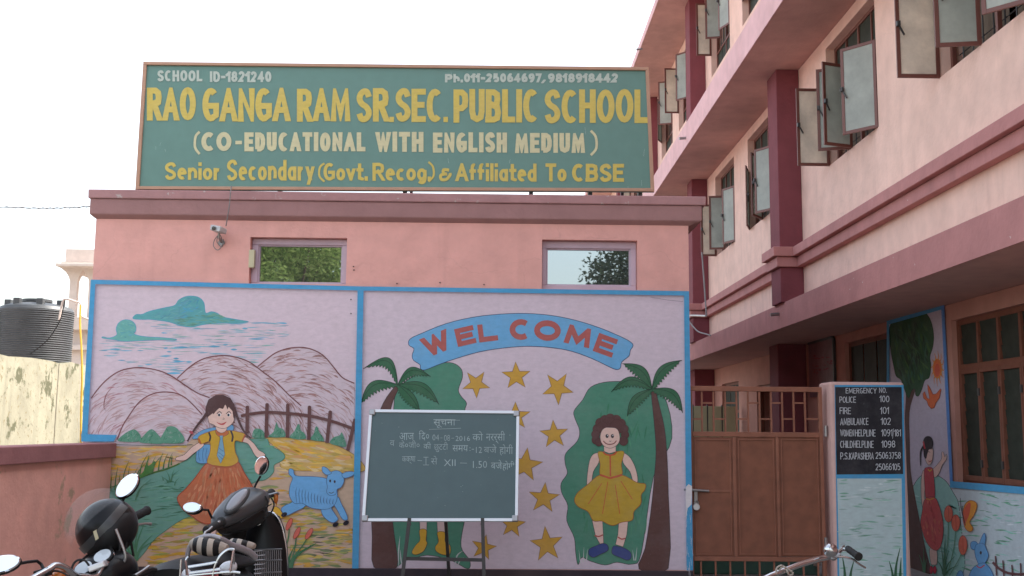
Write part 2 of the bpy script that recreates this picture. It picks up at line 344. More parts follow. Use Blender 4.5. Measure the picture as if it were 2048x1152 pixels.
def cr(pts, closed=False, n=5):
    """Catmull-Rom curve through the points"""
    out = []; m = len(pts)
    rng = range(m) if closed else range(m-1)
    for i in rng:
        p0 = pts[(i-1) % m] if closed or i > 0 else pts[i]; p1 = pts[i]; p2 = pts[(i+1) % m]; p3 = pts[(i+2) % m] if closed or i+2 < m else p2
        for k in range(n):
            t = k/n
            out.append(tuple(.5*((2*b)+(-a+c)*t+(2*a-5*b+4*c-d)*t*t+(-a+3*b-3*c+d)*t**3) for a, b, c, d in zip(p0, p1, p2, p3)))
    if not closed: out.append(tuple(pts[-1]))
    return out
def inside(p, poly):
    x, y = p; c = False; j = len(poly)-1
    for i in range(len(poly)):
        xi, yi = poly[i]; xj, yj = poly[j]
        if (yi > y) != (yj > y) and x < (xj-xi)*(y-yi)/(yj-yi)+xi: c = not c
        j = i
    return c
# ------------------------------------------------------------------ painted work on flat surfaces
class Mural:
    """flat paint on a plane; each painted figure is a thin mesh of its own, laid coat upon coat"""
    def __init__(s, proj, normal, coat=.004, step=.00022):
        s.proj = proj; s.n = Vector(normal); s.z = coat; s.step = step; s.crop = (0, 0, 1); s.o = None
    def px(s, p): return (s.crop[0]+p[0]/s.crop[2], s.crop[1]+p[1]/s.crop[2])
    def P(s, p, z): x, y = s.px(p); return s.proj(x, y)+s.n*z
    def begin(s, name, parent, label=None, crop=None):
        s.end(); s.name, s.parent, s.label = name, parent, label; s.mb = MB(); s.cols = []
        if crop: s.crop = crop
        s.o = True; return s
    def end(s):
        if s.o and s.mb.f:
            o = build(s.name, s.mb, PAINT, s.parent, label=s.label); me = o.data
            a = me.color_attributes.new('pigment', 'FLOAT_COLOR', 'POINT')
            a.data.foreach_set('color', [v for c in s.cols for v in (*c, 1.0)])
            s.last = o
            if s.name == 'painted_grass': o['kind'] = 'stuff'
        s.o = None
    def _tri(s, pts, col, z):
        P3 = [s.P(p, z) for p in pts]; tris = geometry.tessellate_polygon([[Vector((p[0], p[1], 0)) for p in pts]])
        n = len(s.mb.v); s.mb.v += [tuple(p) for p in P3]; s.mb.add(tris, n); s.cols += [col]*len(pts)
    def poly(s, pts, col, smooth=True, line=None, lw=1.2, n=4):
        if smooth: pts = cr(pts, True, n)
        s.z += s.step; s._tri(pts, col, s.z)
        if line: s.line(pts+[pts[0]], line, lw)
        return pts
    def line(s, pts, col, w, taper=0, smooth=False, n=5):
        """w in photo pixels"""
        if smooth: pts = cr(pts, False, n)
        w = w*s.crop[2]; s.z += s.step; L = []; Rr = []; m = len(pts)
        for i, p in enumerate(pts):
            a = pts[max(i-1, 0)]; b = pts[min(i+1, m-1)]
            if i == 0 and pts[0] == pts[-1]: a = pts[-2]
            if i == m-1 and pts[0] == pts[-1]: b = pts[1]
            dx, dy = b[0]-a[0], b[1]-a[1]; d = math.hypot(dx, dy) or 1
            t = i/(m-1); k = 1-taper*t if taper > 0 else 1
            if taper < 0: k = math.sin(math.pi*min(max(t, .04), .96))
            L.append((p[0]-dy/d*w/2*k, p[1]+dx/d*w/2*k)); Rr.append((p[0]+dy/d*w/2*k, p[1]-dx/d*w/2*k))
        n0 = len(s.mb.v); s.mb.v += [tuple(s.P(p, s.z)) for q in zip(L, Rr) for p in q]; s.cols += [col]*(2*m)
        s.mb.add([(2*i, 2*i+1, 2*i+3, 2*i+2) for i in range(m-1)], n0)
    def ell(s, cx, cy, rx, ry, col, rot=0, line=None, lw=1):
        pts = [(cx+rx*math.cos(a)*math.cos(rot)-ry*math.sin(a)*math.sin(rot), cy+rx*math.cos(a)*math.sin(rot)+ry*math.sin(a)*math.cos(rot)) for a in [2*math.pi*k/18 for k in range(18)]]
        s.poly(pts, col, False, line, lw)
    def streaks(s, region, cols, count, length, width, ang=0, jit=.2, curve=0, angf=None):
        """short tapering brush marks kept inside a region"""
        xs = [p[0] for p in region]; ys = [p[1] for p in region]; z0 = s.z; k = s.crop[2]
        for i in range(count):
            for _ in range(20):
                c = (random.uniform(min(xs), max(xs)), random.uniform(min(ys), max(ys)))
                if inside(c, region): break
            else: continue
            a = (angf(c) if angf else ang)+random.gauss(0, jit); l = length*k*random.uniform(.4, 1.3); wd = width*k*random.uniform(.4, 1.3); cv = curve*l*random.uniform(.5, 1.2)
            col = random.choice(cols); f = random.uniform(.85, 1.12); col = tuple(v*f for v in col)
            L = []; Rr = []
            for t in (-1, -.5, 0, .5, 1):
                x = c[0]+math.cos(a)*l/2*t-math.sin(a)*cv*(t*t-.5); y = c[1]+math.sin(a)*l/2*t+math.cos(a)*cv*(t*t-.5)
                if not inside((x, y), region): x, y = c[0]+(x-c[0])*.4, c[1]+(y-c[1])*.4
                h = wd/2*(1-abs(t)**1.5*.9); L.append((x+math.sin(a)*h, y-math.cos(a)*h)); Rr.append((x-math.sin(a)*h, y+math.cos(a)*h))
            z = z0+s.step*(.3+(i % 37)*.3); n0 = len(s.mb.v); s.mb.v += [tuple(s.P(p, z)) for q in zip(L, Rr) for p in q]; s.cols += [col]*10
            s.mb.add([(2*j, 2*j+1, 2*j+3, 2*j+2) for j in range(4)], n0)
        s.z = z0+s.step*12
# sign-painter's lettering: every glyph is a set of brush strokes in a unit box (v up)
def _arc(cx, cy, rx, ry, a0, a1, n=14): return [(cx+rx*math.cos(R(a0+(a1-a0)*k/n)), cy+ry*math.sin(R(a0+(a1-a0)*k/n))) for k in range(n+1)]
O_ = _arc(.5, .5, .5, .5, 90, 450, 22)
S_ = cr([(1, .80), (.80, .98), (.45, 1), (.1, .88), (.03, .70), (.28, .55), (.72, .44), (.98, .28), (.9, .1), (.55, 0), (.2, .02), (0, .2)], False, 4)
XH = .62
o_ = _arc(.5, XH/2, .5, XH/2, 90, 450, 18)
G_ = {
 'A': (1, [[(0, 0), (.5, 1), (1, 0)], [(.2, .3), (.8, .3)]]), 'B': (.85, [[(0, 0), (0, 1), (.55, 1), (.88, .92), (.93, .75), (.85, .58), (.55, .52), (.05, .52)], [(.5, .52), (.9, .45), (1, .26), (.9, .06), (.55, 0), (-.05, 0)]]),
 'C': (.85, [_arc(.55, .5, .55, .5, 52, 308)]), 'D': (.85, [[(0, 0), (0, 1), (.45, 1), (.82, .9), (1, .65), (1, .35), (.82, .1), (.45, 0), (-.05, 0)]]),
 'E': (.72, [[(1, 1), (0, 1), (0, 0), (1, 0)], [(0, .52), (.85, .52)]]), 'F': (.7, [[(1, 1), (0, 1), (0, 0)], [(0, .52), (.85, .52)]]),
 'G': (.9, [_arc(.52, .5, .52, .5, 52, 300)+[(.98, .12), (1, .46)], [(1, .46), (.55, .46)]]), 'H': (.85, [[(0, 0), (0, 1)], [(1, 0), (1, 1)], [(0, .52), (1, .52)]]),
 'I': (.0, [[(0, 0), (0, 1)]]), 'K': (.85, [[(0, 0), (0, 1)], [(1, 1), (.05, .42)], [(.3, .58), (1, 0)]]), 'L': (.65, [[(0, 1), (0, 0), (1, 0)]]),
 'M': (1.25, [[(0, 0), (.08, 1), (.5, .15), (.92, 1), (1, 0)]]), 'N': (.9, [[(0, 0), (0, 1), (1, 0), (1, 1)]]), 'O': (.95, [O_]),
 'P': (.8, [[(0, 0), (0, 1), (.6, 1), (.93, .9), (1, .72), (.93, .52), (.6, .42), (.05, .42)]]), 'R': (.85, [[(0, 0), (0, 1), (.6, 1), (.9, .92), (.97, .75), (.9, .56), (.6, .48), (.05, .48)], [(.5, .48), (1, 0)]]),
 'S': (.8, [S_]), 'T': (.8, [[(0, 1), (1, 1)], [(.5, 1), (.5, 0)]]), 'U': (.85, [[(0, 1), (0, .3), (.12, .08), (.5, 0), (.88, .08), (1, .3), (1, 1)]]), 'V': (.9, [[(0, 1), (.5, 0), (1, 1)]]),
 'W': (1.3, [[(0, 1), (.27, 0), (.5, .85), (.73, 0), (1, 1)]]), 'X': (.9, [[(0, 0), (1, 1)], [(0, 1), (1, 0)]]), 'Y': (.9, [[(0, 1), (.5, .45), (1, 1)], [(.5, .45), (.5, 0)]]),
 '0': (.75, [O_]), '1': (.3, [[(.7, 0), (.7, 1)], [(.7, .97), (-.1, .76)]]), '2': (.75, [cr([(0, .75), (.2, .97), (.6, 1), (.95, .85), (.9, .6), (.5, .32), (0, 0)], False, 4)+[(1, 0)]]),
 '3': (.7, [cr([(.05, .9), (.5, 1), (.9, .85), (.85, .6), (.45, .52)], False, 4), cr([(.45, .52), (.95, .42), (.95, .1), (.45, 0), (0, .1)], False, 4)]), '4': (.8, [[(.7, 0), (.7, 1), (0, .3), (1, .3)]]),
 '5': (.72, [[(.95, 1), (.1, 1), (.05, .55)]+cr([(.05, .55), (.55, .62), (1, .4), (.9, .08), (.45, 0), (0, .1)], False, 4)]), '6': (.75, [cr([(.9, .95), (.5, 1), (.1, .7), (0, .35), (.15, .06), (.5, 0), (.9, .08), (1, .3), (.85, .52), (.5, .56), (.1, .42)], False, 4)]),
 '7': (.7, [[(0, 1), (1, 1), (.35, 0)]]), '8': (.75, [_arc(.5, .76, .42, .24, 0, 360), _arc(.5, .26, .5, .26, 0, 360)]), '9': (.75, [cr([(.1, .05), (.5, 0), (.9, .3), (1, .65), (.85, .94), (.5, 1), (.1, .92), (0, .7), (.15, .48), (.5, .44), (.9, .58)], False, 4)]),
 '.': (0, [[(0, -.02), (0, .06)]]), ',': (.0, [[(0, .08), (-.3, -.16)]]), '-': (.4, [[(0, .45), (1, .45)]]), '/': (.3, [[(0, -.1), (1, 1.05)]]), '(': (.3, [cr([(1, 1.15), (.1, .85), (0, .2), (1, -.2)], False, 4)]), ')': (.3, [cr([(0, 1.2), (.9, .85), (1, .2), (0, -.2)], False, 4)]),
 '&': (.7, [cr([(.9, .66), (.3, .68), (.3, .4), (.7, .38)], False, 4), cr([(.6, .4), (0, .3), (.05, 0), (.6, 0), (1, .3), (1, .45)], False, 4)]),
 'a': (.6, [o_, [(1, XH), (1, 0)]]), 'c': (.55, [_arc(.55, XH/2, .55, XH/2, 50, 310)]), 'd': (.6, [o_, [(1, 1), (1, 0)]]), 'e': (.6, [[(.05, .33), (.98, .36)]+_arc(.5, XH/2, .5, XH/2, 10, 305)]),
 'f': (.4, [cr([(1, .98), (.6, 1), (.35, .85), (.35, .4), (.35, 0)], False, 4), [(0, .6), (.9, .6)]]), 'g': (.6, [o_, cr([(1, XH), (1, 0), (.8, -.2), (.4, -.24), (.05, -.16)], False, 4)]), 'i': (0, [[(0, 0), (0, XH-.03)], [(0, .97), (0, 1.0)]]), 'l': (0, [[(0, 0), (0, 1)]]),
 'h': (.6, [[(0, 0), (0, 1)], cr([(0, .45), (.5, .64), (1, .45), (1, 0)], False, 4)]), 'n': (.6, [[(0, 0), (0, XH)], cr([(0, .42), (.5, .64), (1, .45), (1, 0)], False, 4)]), 'o': (.62, [o_]), 'r': (.4, [[(0, 0), (0, XH)], cr([(0, .35), (.4, .58), (1, .6)], False, 4)]),
 't': (.4, [[(.4, .95), (.4, .05), (.9, 0)], [(0, .62), (1, .62)]]), 'v': (.6, [[(0, XH), (.5, 0), (1, XH)]]), 'y': (.6, [[(0, XH), (.5, .05)], [(1, XH), (.25, -.24)]]),
}
def glyph(m, ch, x0, w, base, H, T, col, tf=None):
    """strokes of one glyph into the current painted object; box x0..x0+w, baseline 'base' (y down), cap height H, brush T, crop units"""
    wu, strokes = G_[ch]
    sx = max(w-T, .01); sy = H-T
    vs = [v for st in strokes for _, v in st]; ylo = base-T/2-max(vs)*sy-T/2; yhi = base-T/2-min(vs)*sy+T/2
    if ch == '1': sx = H*.22
    zg = m.z
    for st in strokes:
        ox = x0+T/2
        if ch == ',': sx = H*.5
        pts = [(ox+u*sx, base-T/2-v*sy) for u, v in st]
        q = [pts[0]]
        for p in pts[1:]:
            if math.hypot(p[0]-q[-1][0], p[1]-q[-1][1]) > 1e-4: q.append(p)
        pts = q; closed = math.hypot(pts[0][0]-pts[-1][0], pts[0][1]-pts[-1][1]) < 1e-3 and len(pts) > 4
        curvy = len(pts) > 8
        if not closed and not curvy:
            def ext(a, b): d = math.hypot(a[0]-b[0], a[1]-b[1]); e = T*.75 if abs(a[1]-b[1]) > d*.3 and abs(a[0]-b[0]) > 1e-3 else T*.5; return (a[0]+(a[0]-b[0])/d*e, a[1]+(a[1]-b[1])/d*e)
            a, b = ext(pts[0], pts[1]), ext(pts[-1], pts[-2]); pts = [a]+pts[1:-1]+[b] if len(pts) > 2 else [a, b]
        elif not closed: pass
        M = len(pts); L = []; Rr = []
        for i in range(M):
            p = pts[i]
            if closed: a = pts[i-1] if i else pts[-2]; b = pts[i+1] if i < M-1 else pts[1]
            else: a = pts[i-1] if i else None; b = pts[i+1] if i < M-1 else None
            n1 = n2 = None
            if a: d = math.hypot(p[0]-a[0], p[1]-a[1]); n1 = (-(p[1]-a[1])/d, (p[0]-a[0])/d)
            if b: d = math.hypot(b[0]-p[0], b[1]-p[1]); n2 = (-(b[1]-p[1])/d, (b[0]-p[0])/d)
            if n1 and n2:
                mx, my = n1[0]+n2[0], n1[1]+n2[1]; d = math.hypot(mx, my) or 1e-6; mx /= d; my /= d; k = min(1/max(mx*n1[0]+my*n1[1], .2), 3.5)
            else: mx, my = n1 or n2; k = 1
            kl = kr = k
            if n1 and n2 and (not curvy or k < 1.3):
                cr_ = n1[0]*n2[1]-n1[1]*n2[0]; dm = min(math.hypot(p[0]-a[0], p[1]-a[1]), math.hypot(b[0]-p[0], b[1]-p[1]))
                lim = max(dm/(T/2), .3)
                if cr_ > 0: kl = min(k, max(lim, 1))
                else: kr = min(k, max(lim, 1))
            L.append((p[0]+mx*T/2*kl, p[1]+my*T/2*kl)); Rr.append((p[0]-mx*T/2*kr, p[1]-my*T/2*kr))
        zg += .0009
        for i in range(M-1):
            zq = zg+i*.000035
            quad = [L[i], Rr[i], Rr[i+1], L[i+1]]
            for lim, sg in ((ylo, 1), (yhi, -1)):
                out = []
                for j in range(len(quad)):
                    p, qn = quad[j], quad[(j+1) % len(quad)]; ip, iq = (p[1]-lim)*sg >= 0, (qn[1]-lim)*sg >= 0
                    if ip: out.append(p)
                    if ip != iq: t = (lim-p[1])/(qn[1]-p[1]); out.append((p[0]+(qn[0]-p[0])*t, lim))
                quad = out
                if len(quad) < 3: break
            if len(quad) < 3: continue
            if tf: quad = [tf(p) for p in quad]
            n = len(m.mb.v); m.mb.v += [tuple(m.P(p, zq)) for p in quad]; m.mb.add([tuple(range(len(quad)))], n); m.cols += [col]*len(quad)
def word(m, txt, x0, x1, ytop, ybase, T, col, gap=None, y2=None, jitter=0):
    """fit a word into a box; y2 = baseline at the right end when the line runs downhill"""
    H = ybase-ytop; T0 = T; gap = T*.35 if gap is None else gap
    ws = [G_[c][0] if c != ' ' else .6 for c in txt]
    free = (x1-x0)-gap*(len(txt)-1)-T*len(txt); unit = free/max(sum(ws), .01); x = x0
    for c, wd in zip(txt, ws):
        W = wd*unit+T
        if c != ' ':
            dy = (y2-ybase)*(x-x0)/(x1-x0) if y2 is not None else 0
            off = 0
            dy += random.uniform(-jitter, jitter)*H
            glyph(m, c, x, W, ybase+dy, H, T, col)
        x += W+gap
# ================================================================== ground and sky-side setting
g = MB().poly([(-400, -300, 0), (400, -300, 0), (400, 500, 0), (-400, 500, 0)]); tag(build('ground', g, groundmat()), kind='structure')
g = MB().quadbox((1.8, 10.0, .004), (4.5, 40, .05)); tag(build('courtyard_floor', g, GREYC), kind='structure')
# ================================================================== gatehouse
XL, XR, YF, ZT = -3.815, 1.772, 10.0, 3.45
gh = thing('gatehouse', 'low salmon pink gatehouse with maroon parapet, two small windows and painted murals', 'gatehouse', (-1, 10, 0))
def box4(a, b, c, d, Y): return rectY(a, b, c, d, Y)      # pixel box -> x0,x1,z0,z1
wL = box4(499, 475, 693, 568, YF); wR = box4(1084, 480, 1275, 579, YF)
m = MB(); wall(m, 'Y', YF, .22, XL, XR, 0, ZT, [wL, wR]); build('front_wall', m, PINK, gh)
m = MB().quadbox((XL, YF+.22, 0), (XL+.22, 19.5, ZT)); build('side_wall', m, PINK, gh)  # unseen rear depth of the gatehouse, lengthened to cut light in the courtyard
m = MB().quadbox((XR-.22, YF+.22, 0), (XR, 19.5, ZT)); build('side_wall', m, PINKR, gh)
m = MB().quadbox((XL, 19.5, 0), (XR, 19.72, ZT)); build('back_wall', m, PINK, gh)
m = MB().quadbox((XL+.01, YF+.01, ZT+.001), (XR-.01, 19.7, ZT+.12)); build('roof_slab', m, CAP, gh)
m = MB().quadbox((XL+.2, YF+.2, 0.01), (XR-.2, 19.5, .1)); build('floor_slab', m, GREYC, gh)
# parapet: chamfered lower band and projecting cap, round the four sides
def ring(mb, x0, x1, y0, y1, prof):
    """prof: (outset, z) list; ring of outward faces"""
    secs = []
    for o, z in prof: secs.append([(x0-o, y0-o, z), (x1+o*2.2, y0-o, z), (x1+o*2.2, y1+o, z), (x0-o, y1+o, z)])
    mb.loft(secs, caps=True); return mb
m = MB(); ring(m, XL, XR+.012, YF, 19.7, [(.002, ZT-.02), (.05, ZT+.02), (.05, ZT+.165)]); build('parapet_band', m, CAPLOW, gh, bevel=.008)
m = MB(); ring(m, XL, XR+.012, YF, 19.7, [(.066, ZT+.166), (.068, ZT+.252)]); build('parapet_cap', m, CAP, gh, bevel=.01)
m = MB().quadbox((XL-.006, YF-.03, 0), (XR+.006, YF-.001, onY(700, 1136, YF).z)); build('skirting', m, DARK, gh, bevel=.006)
def booth_window(hole, fr, gl, nm):
    x0, x1, z0, z1 = hole; e = .003
    f = MB(); Y0, Y1 = YF+.07, YF+.15
    fx0, fx1, fz0, fz1 = box4(*fr, Y0); gx0, gx1, gz0, gz1 = box4(*gl, Y0)
    wn = build('window', f.quadbox((x0+e, Y0, gz1), (x1-e, Y1, z1-e)).quadbox((x0+e, Y0, z0+e), (x1-e, Y1, gz0)).quadbox((x0+e, Y0, gz0), (gx0, Y1, gz1)).quadbox((gx1, Y0, gz0), (x1-e, Y1, gz1)), LILACF, gh, bevel=.006)
    a = .012; b = MB().quadbox((gx0, Y0+.02, gz0), (gx0+a, Y0+.04, gz1)).quadbox((gx1-a, Y0+.02, gz0), (gx1, Y0+.04, gz1)).quadbox((gx0+a, Y0+.02, gz0), (gx1-a, Y0+.04, gz0+a)).quadbox((gx0+a, Y0+.02, gz1-a), (gx1-a, Y0+.04, gz1))
    build('glazing_bead', b, IVORY if nm else LILACF, wn)
    build('pane', MB().quadbox((gx0, Y0+.041, gz0), (gx1, Y0+.047, gz1)), RGLASS, wn)
booth_window(wL, (505, 478, 693, 568), (516, 490, 684, 566), 0)
booth_window(wR, (1090, 484, 1275, 579), (1093, 497, 1261, 571), 0)
# small nail holes and stubs in the plaster
for k, (x, y) in enumerate([(707, 533), (708, 540), (794, 567), (880, 565), (968, 569), (702, 599), (702, 627)]):
    p = onY(x, y, YF); build('nail', MB().lathe([(.007, 0), (.004, .018)], p-Vector((0, .0, 0)), (0, -1, 0), 8), IRON, gh)
p0 = onY(498, 500, YF+.02); p1 = onY(509, 536, YF+.02)
tag(build('switch_box', MB().quadbox((p0.x+.005, YF-.004, p1.z), (p1.x, YF+.05, p0.z)), IVORY, bevel=.006, loc=(p0.x, YF, p1.z)), 'small ivory plastic sensor box fixed in the left jamb of the left gatehouse window', 'switch box')
# cctv camera with its cable
c = onY(437, 459, 9.86)
t = thing('security_camera', 'small white security camera on a bracket left of the left gatehouse window', 'camera', (c.x, 10, c.z))
m = MB().obox(c+Vector((0, .0, 0)), (.052, -.02, -.012), (.012, .075, 0), (.004, 0, .026)); build('housing', m, WHITEP, t, bevel=.008)
m = MB().lathe([(.018, 0), (.02, .012), (.012, .013)], c+Vector((-.02, -.075, -.004)), (-.2, -1, -.1), 16); build('lens', m, BLACKG, t, smooth=True)
m = MB().tube([c+Vector((0, .02, -.03)), c+Vector((0, .03, -.07)), c+Vector((.0, .13, -.10))], .011, 8); m.lathe([(.03, 0), (.03, .012)], c+Vector((0, .132, -.1)), (0, -1, 0), 14); build('bracket', m, STEEL, t, smooth=True)
m = MB(); m.tube([onY(*q, 9.94) for q in cr([(441, 466), (430, 478), (427, 492), (436, 500), (445, 488), (441, 470)], False, 4)], .004, 6)
m.tube([onY(*q, 9.95) for q in cr([(436, 470), (434, 484), (444, 494), (447, 478)], False, 4)], .004, 6); build('wire_loop', m, CABLE, t, smooth=True)
m = MB().tube([onY(463, 372, 9.92), onY(461, 385, 9.85), onY(459, 409, 9.86), onY(456, 428, 9.87), onY(452, 452, 9.93)], .006, 6)
tag(build('camera_cable', m, CABLE, smooth=True, loc=(-2.6, 9.9, 3.3)), 'grey cable hanging over the parapet down to the security camera', 'cable')
m = MB(); q = [(-420, 404), (-200, 410), (-60, 412), (60, 416), (120, 416), (181, 413)]; q = cr(q, False, 14)
m.tube([onY(x, y, 10.05) for x, y in q], .005, 5); m.tube([onY(x, y+1.4*math.sin(i*1.7), 10.05) for i, (x, y) in enumerate(q)], .004, 5)
tag(build('overhead_wire', m, CABLE, smooth=True, loc=(-6, 10.05, 3.6)), 'thin twisted overhead wire running left from the parapet corner', 'wire')
# ================================================================== school signboard
YS = 9.97
sg = thing('school_signboard', 'large green hand painted school name board standing on the gatehouse parapet', 'signboard', (-1, YS, 3.7))
TL, TR, BR, BL = (288, 124), (1297, 135), (1308, 384), (272, 380)
P4 = [onY(*p, YS) for p in (TL, TR, BR, BL)]
def lerpq(u, v): a = P4[0].lerp(P4[1], u); b = P4[3].lerp(P4[2], u); return a.lerp(b, v)
m = MB(); m.loft([[p+Vector((0, 0, 0)) for p in P4], [p+Vector((0, .03, 0)) for p in P4]]); build('board', m, simple('sign_green', ph(92, 126, 117), .45, var=.05, bump=.03), sg)
SF = simple('sign_frame_brown', ph(168, 130, 108), .5)
for a, b, wd in ((0, 1, .036), (1, 2, .03), (2, 3, .036), (3, 0, .03)):
    cen = (P4[0]+P4[2])/2; e_ = (P4[b]-P4[a]).normalized(); inn = Vector((e_.z, 0, -e_.x)); inn = inn if inn.dot(cen-P4[a]) > 0 else -inn; inn = inn*(wd/2)+Vector((0, -.004, 0))
    build('frame_rail', MB().bar(P4[a]+inn, P4[b]+inn, .03+.004*(a % 2), wd, (0, 1, 0) if a % 2 == 0 else (0, 1, 0)), SF, sg, bevel=.003)
for x in (300, 560, 810, 1062, 1180, 1280):
    p = onY(x, 384, YS+.06); build('support_post', MB().bar((p.x, YS+.06, 3.5), (p.x, YS+.06, 4.9), .04, .04), IRON, sg)
for x in (330, 800, 1250):
    p = onY(x, 384, YS+.06); build('brace', MB().bar((p.x+.05, YS+.06, 4.6), (p.x+.05, YS+1.0, 3.6), .03, .03), IRON, sg)
sign = Mural(lambda x, y: onY(x, y, YS), (0, -1, 0), coat=.003, step=.0002); sign.step = .00006
YEL = ph(192, 172, 92); PALE = ph(192, 186, 150); GREYW = ph(172, 182, 172)
def signword(nm, *words):
    for wd in words:
        sign.begin('lettering', sg, nm); word(sign, *wd, jitter=.012); sign.end(); sign.z = .003
signword('pale school identity number painted top left', ('SCHOOL', 315, 405, 141, 163, 5, GREYW), ('ID-1821240', 420, 543, 143, 164.5, 5, GREYW))
signword('pale telephone numbers painted top right', ('Ph.', 890, 926, 148, 165, 5, GREYW), ('011-25064697', 928, 1083, 147, 165, 5, GREYW), (',', 1086, 1092, 147, 165, 4.5, GREYW), ('9818918442', 1096, 1236, 147, 165.5, 5, GREYW))
signword('tall yellow school name', ('RAO', 294, 392, 175, 241, 11.8, YEL, 1), ('GANGA', 405, 581, 176, 243, 11.8, YEL, 1), ('RAM', 594, 701, 177, 243, 11.8, YEL, 1.5), ('SR', 713, 778, 177, 244, 11.8, YEL, 2), ('.', 779, 789, 216, 244, 9, YEL), ('SEC', 791, 885, 177.5, 244, 11.8, YEL, 1.5), ('.', 887, 897, 216, 244, 9, YEL), ('PUBLIC', 907, 1077, 178.5, 245, 11.8, YEL, 2), ('SCHOOL', 1089, 1297, 179, 246, 11.8, YEL, 2))
signword('cream second line in brackets', ('(', 388, 402, 266, 304, 5, PALE), ('CO', 403, 463, 264, 302, 9.5, PALE, 2), ('-', 471, 484, 266, 302, 7, PALE), ('EDUCATIONAL', 489, 731, 265, 303, 9, PALE), ('WITH', 751, 847, 264, 304, 9.5, PALE), ('ENGLISH', 866, 1014, 265, 305, 9, PALE), ('MEDIUM', 1030, 1170, 266.5, 306, 9, PALE), (')', 1179, 1195, 266, 306, 5, PALE))
signword('yellow bottom line about recognition', ('Senior', 330, 442, 325, 360, 6.6, YEL), ('Secondary', 454, 629, 319.5, 361, 6.6, YEL), ('(', 637, 651, 329, 360, 4, YEL), ('Govt.', 647, 736, 326, 361.5, 6.6, YEL), ('Recog.', 745, 862, 326, 362, 6.6, YEL), (')', 855, 869, 328, 360, 4, YEL), ('&', 879, 903, 328, 362, 6, YEL), ('Affiliated', 911, 1073, 327, 363, 6.6, YEL), ('To', 1091, 1133, 327, 363, 7, YEL), ('CBSE', 1144, 1248, 328, 364, 7.5, YEL))
sign.begin('paint_scratches', sg)
for x, y, l in ((1170, 262, 14), (1020, 323, 8), (1289, 305, 14), (896, 322, 10), (1283, 366, 12), (1118, 222, 5), (297, 213, 4), (322, 288, 6), (312, 296, 7), (330, 301, 5), (902, 147, 8), (1256, 378, 10)): sign.line([(x, y-l/2), (x+random.uniform(-2, 2), y+l/2)], ph(210, 215, 208), 1.6, -1)
sign.end()
# ================================================================== murals on the gatehouse front
W = Mural(lambda x, y: onY(x, y, YF), (0, -1, 0), coat=.003, step=.00005)
LIL = ph(200, 183, 192); BLUE = ph(74, 146, 188); BR_ = ph(112, 68, 70); BR2 = ph(150, 105, 105)
SKIN = ph(212, 180, 168); INK = ph(66, 58, 62); OCH = ph(196, 160, 92); RIV = ph(100, 148, 134); GR = ph(78, 130, 109); DG = ph(58, 100, 74); YL = ph(180, 142, 62); TEALC = ph(92, 156, 160)
C3 = (160, 540, 3.388); C4 = (160, 780, 3.0966); C5 = (700, 560, 2.9257); C6 = (700, 800, 3.272); C7 = (1020, 800, 3.2737); CX0 = (0, 0, 1)
yB = 1136
W.begin('mural_panel', gh, 'left painted landscape panel', CX0)
W.poly([(184, 560), (722, 573), (712, yB), (158, yB)], LIL, False)
W.end(); PL = W.last
W.begin('mural_panel', gh, 'right painted welcome panel', CX0)
W.poly([(722, 574), (1377, 583), (1383, yB+4), (712, yB)], ph(197, 182, 192), False)
W.end(); PR = W.last
# --- left panel: sky and water marks
W.begin('painted_clouds', PL, crop=C3)
reg = [(400, 340), (1150, 350), (1400, 360), (1410, 480), (1290, 560), (1180, 640), (1000, 590), (800, 600), (700, 700), (560, 700), (130, 580), (130, 480), (640, 470)]
W.streaks(reg, [ph(110, 170, 185), ph(150, 165, 185), ph(160, 170, 185), ph(120, 165, 160), ph(150, 170, 178)], 190, 34, 1.6, 0, .04)
W.streaks(reg, [ph(110, 165, 190), ph(95, 160, 190)], 34, 26, 3.4, 0, .03)
W.poly([(360, 330), (380, 302), (420, 300), (470, 280), (560, 258), (640, 240), (668, 205), (710, 182), (760, 176), (810, 188), (842, 225), (852, 290), (890, 282), (930, 292), (970, 318), (1060, 335), (1145, 352), (1050, 362), (940, 362), (830, 372), (760, 388), (680, 378), (600, 352), (480, 336), (430, 336)], TEALC, line=ph(88, 150, 180), lw=1)
W.streaks([(600, 330), (840, 300), (930, 296), (1060, 345), (900, 362), (780, 386), (680, 375)], [ph(96, 145, 130), ph(80, 140, 140), ph(108, 156, 140)], 60, 22, 2.6, .08, .12)
W.streaks([(640, 250), (720, 186), (800, 190), (840, 280), (700, 330), (480, 325), (560, 262)], [ph(96, 150, 165), ph(104, 165, 165), ph(82, 150, 175)], 70, 18, 2.2, -.2, .4)
W.poly([(250, 440), (246, 400), (262, 360), (300, 338), (345, 342), (376, 370), (380, 410), (372, 436), (450, 452), (560, 458), (650, 468), (640, 478), (540, 474), (400, 480), (300, 484), (240, 474), (155, 462), (158, 452), (200, 460)], ph(104, 164, 158), line=ph(90, 150, 185), lw=1)
W.streaks([(255, 440), (262, 370), (330, 345), (372, 380), (370, 450), (300, 465)], [ph(120, 172, 160), ph(95, 155, 165)], 30, 12, 2, .3, .5)
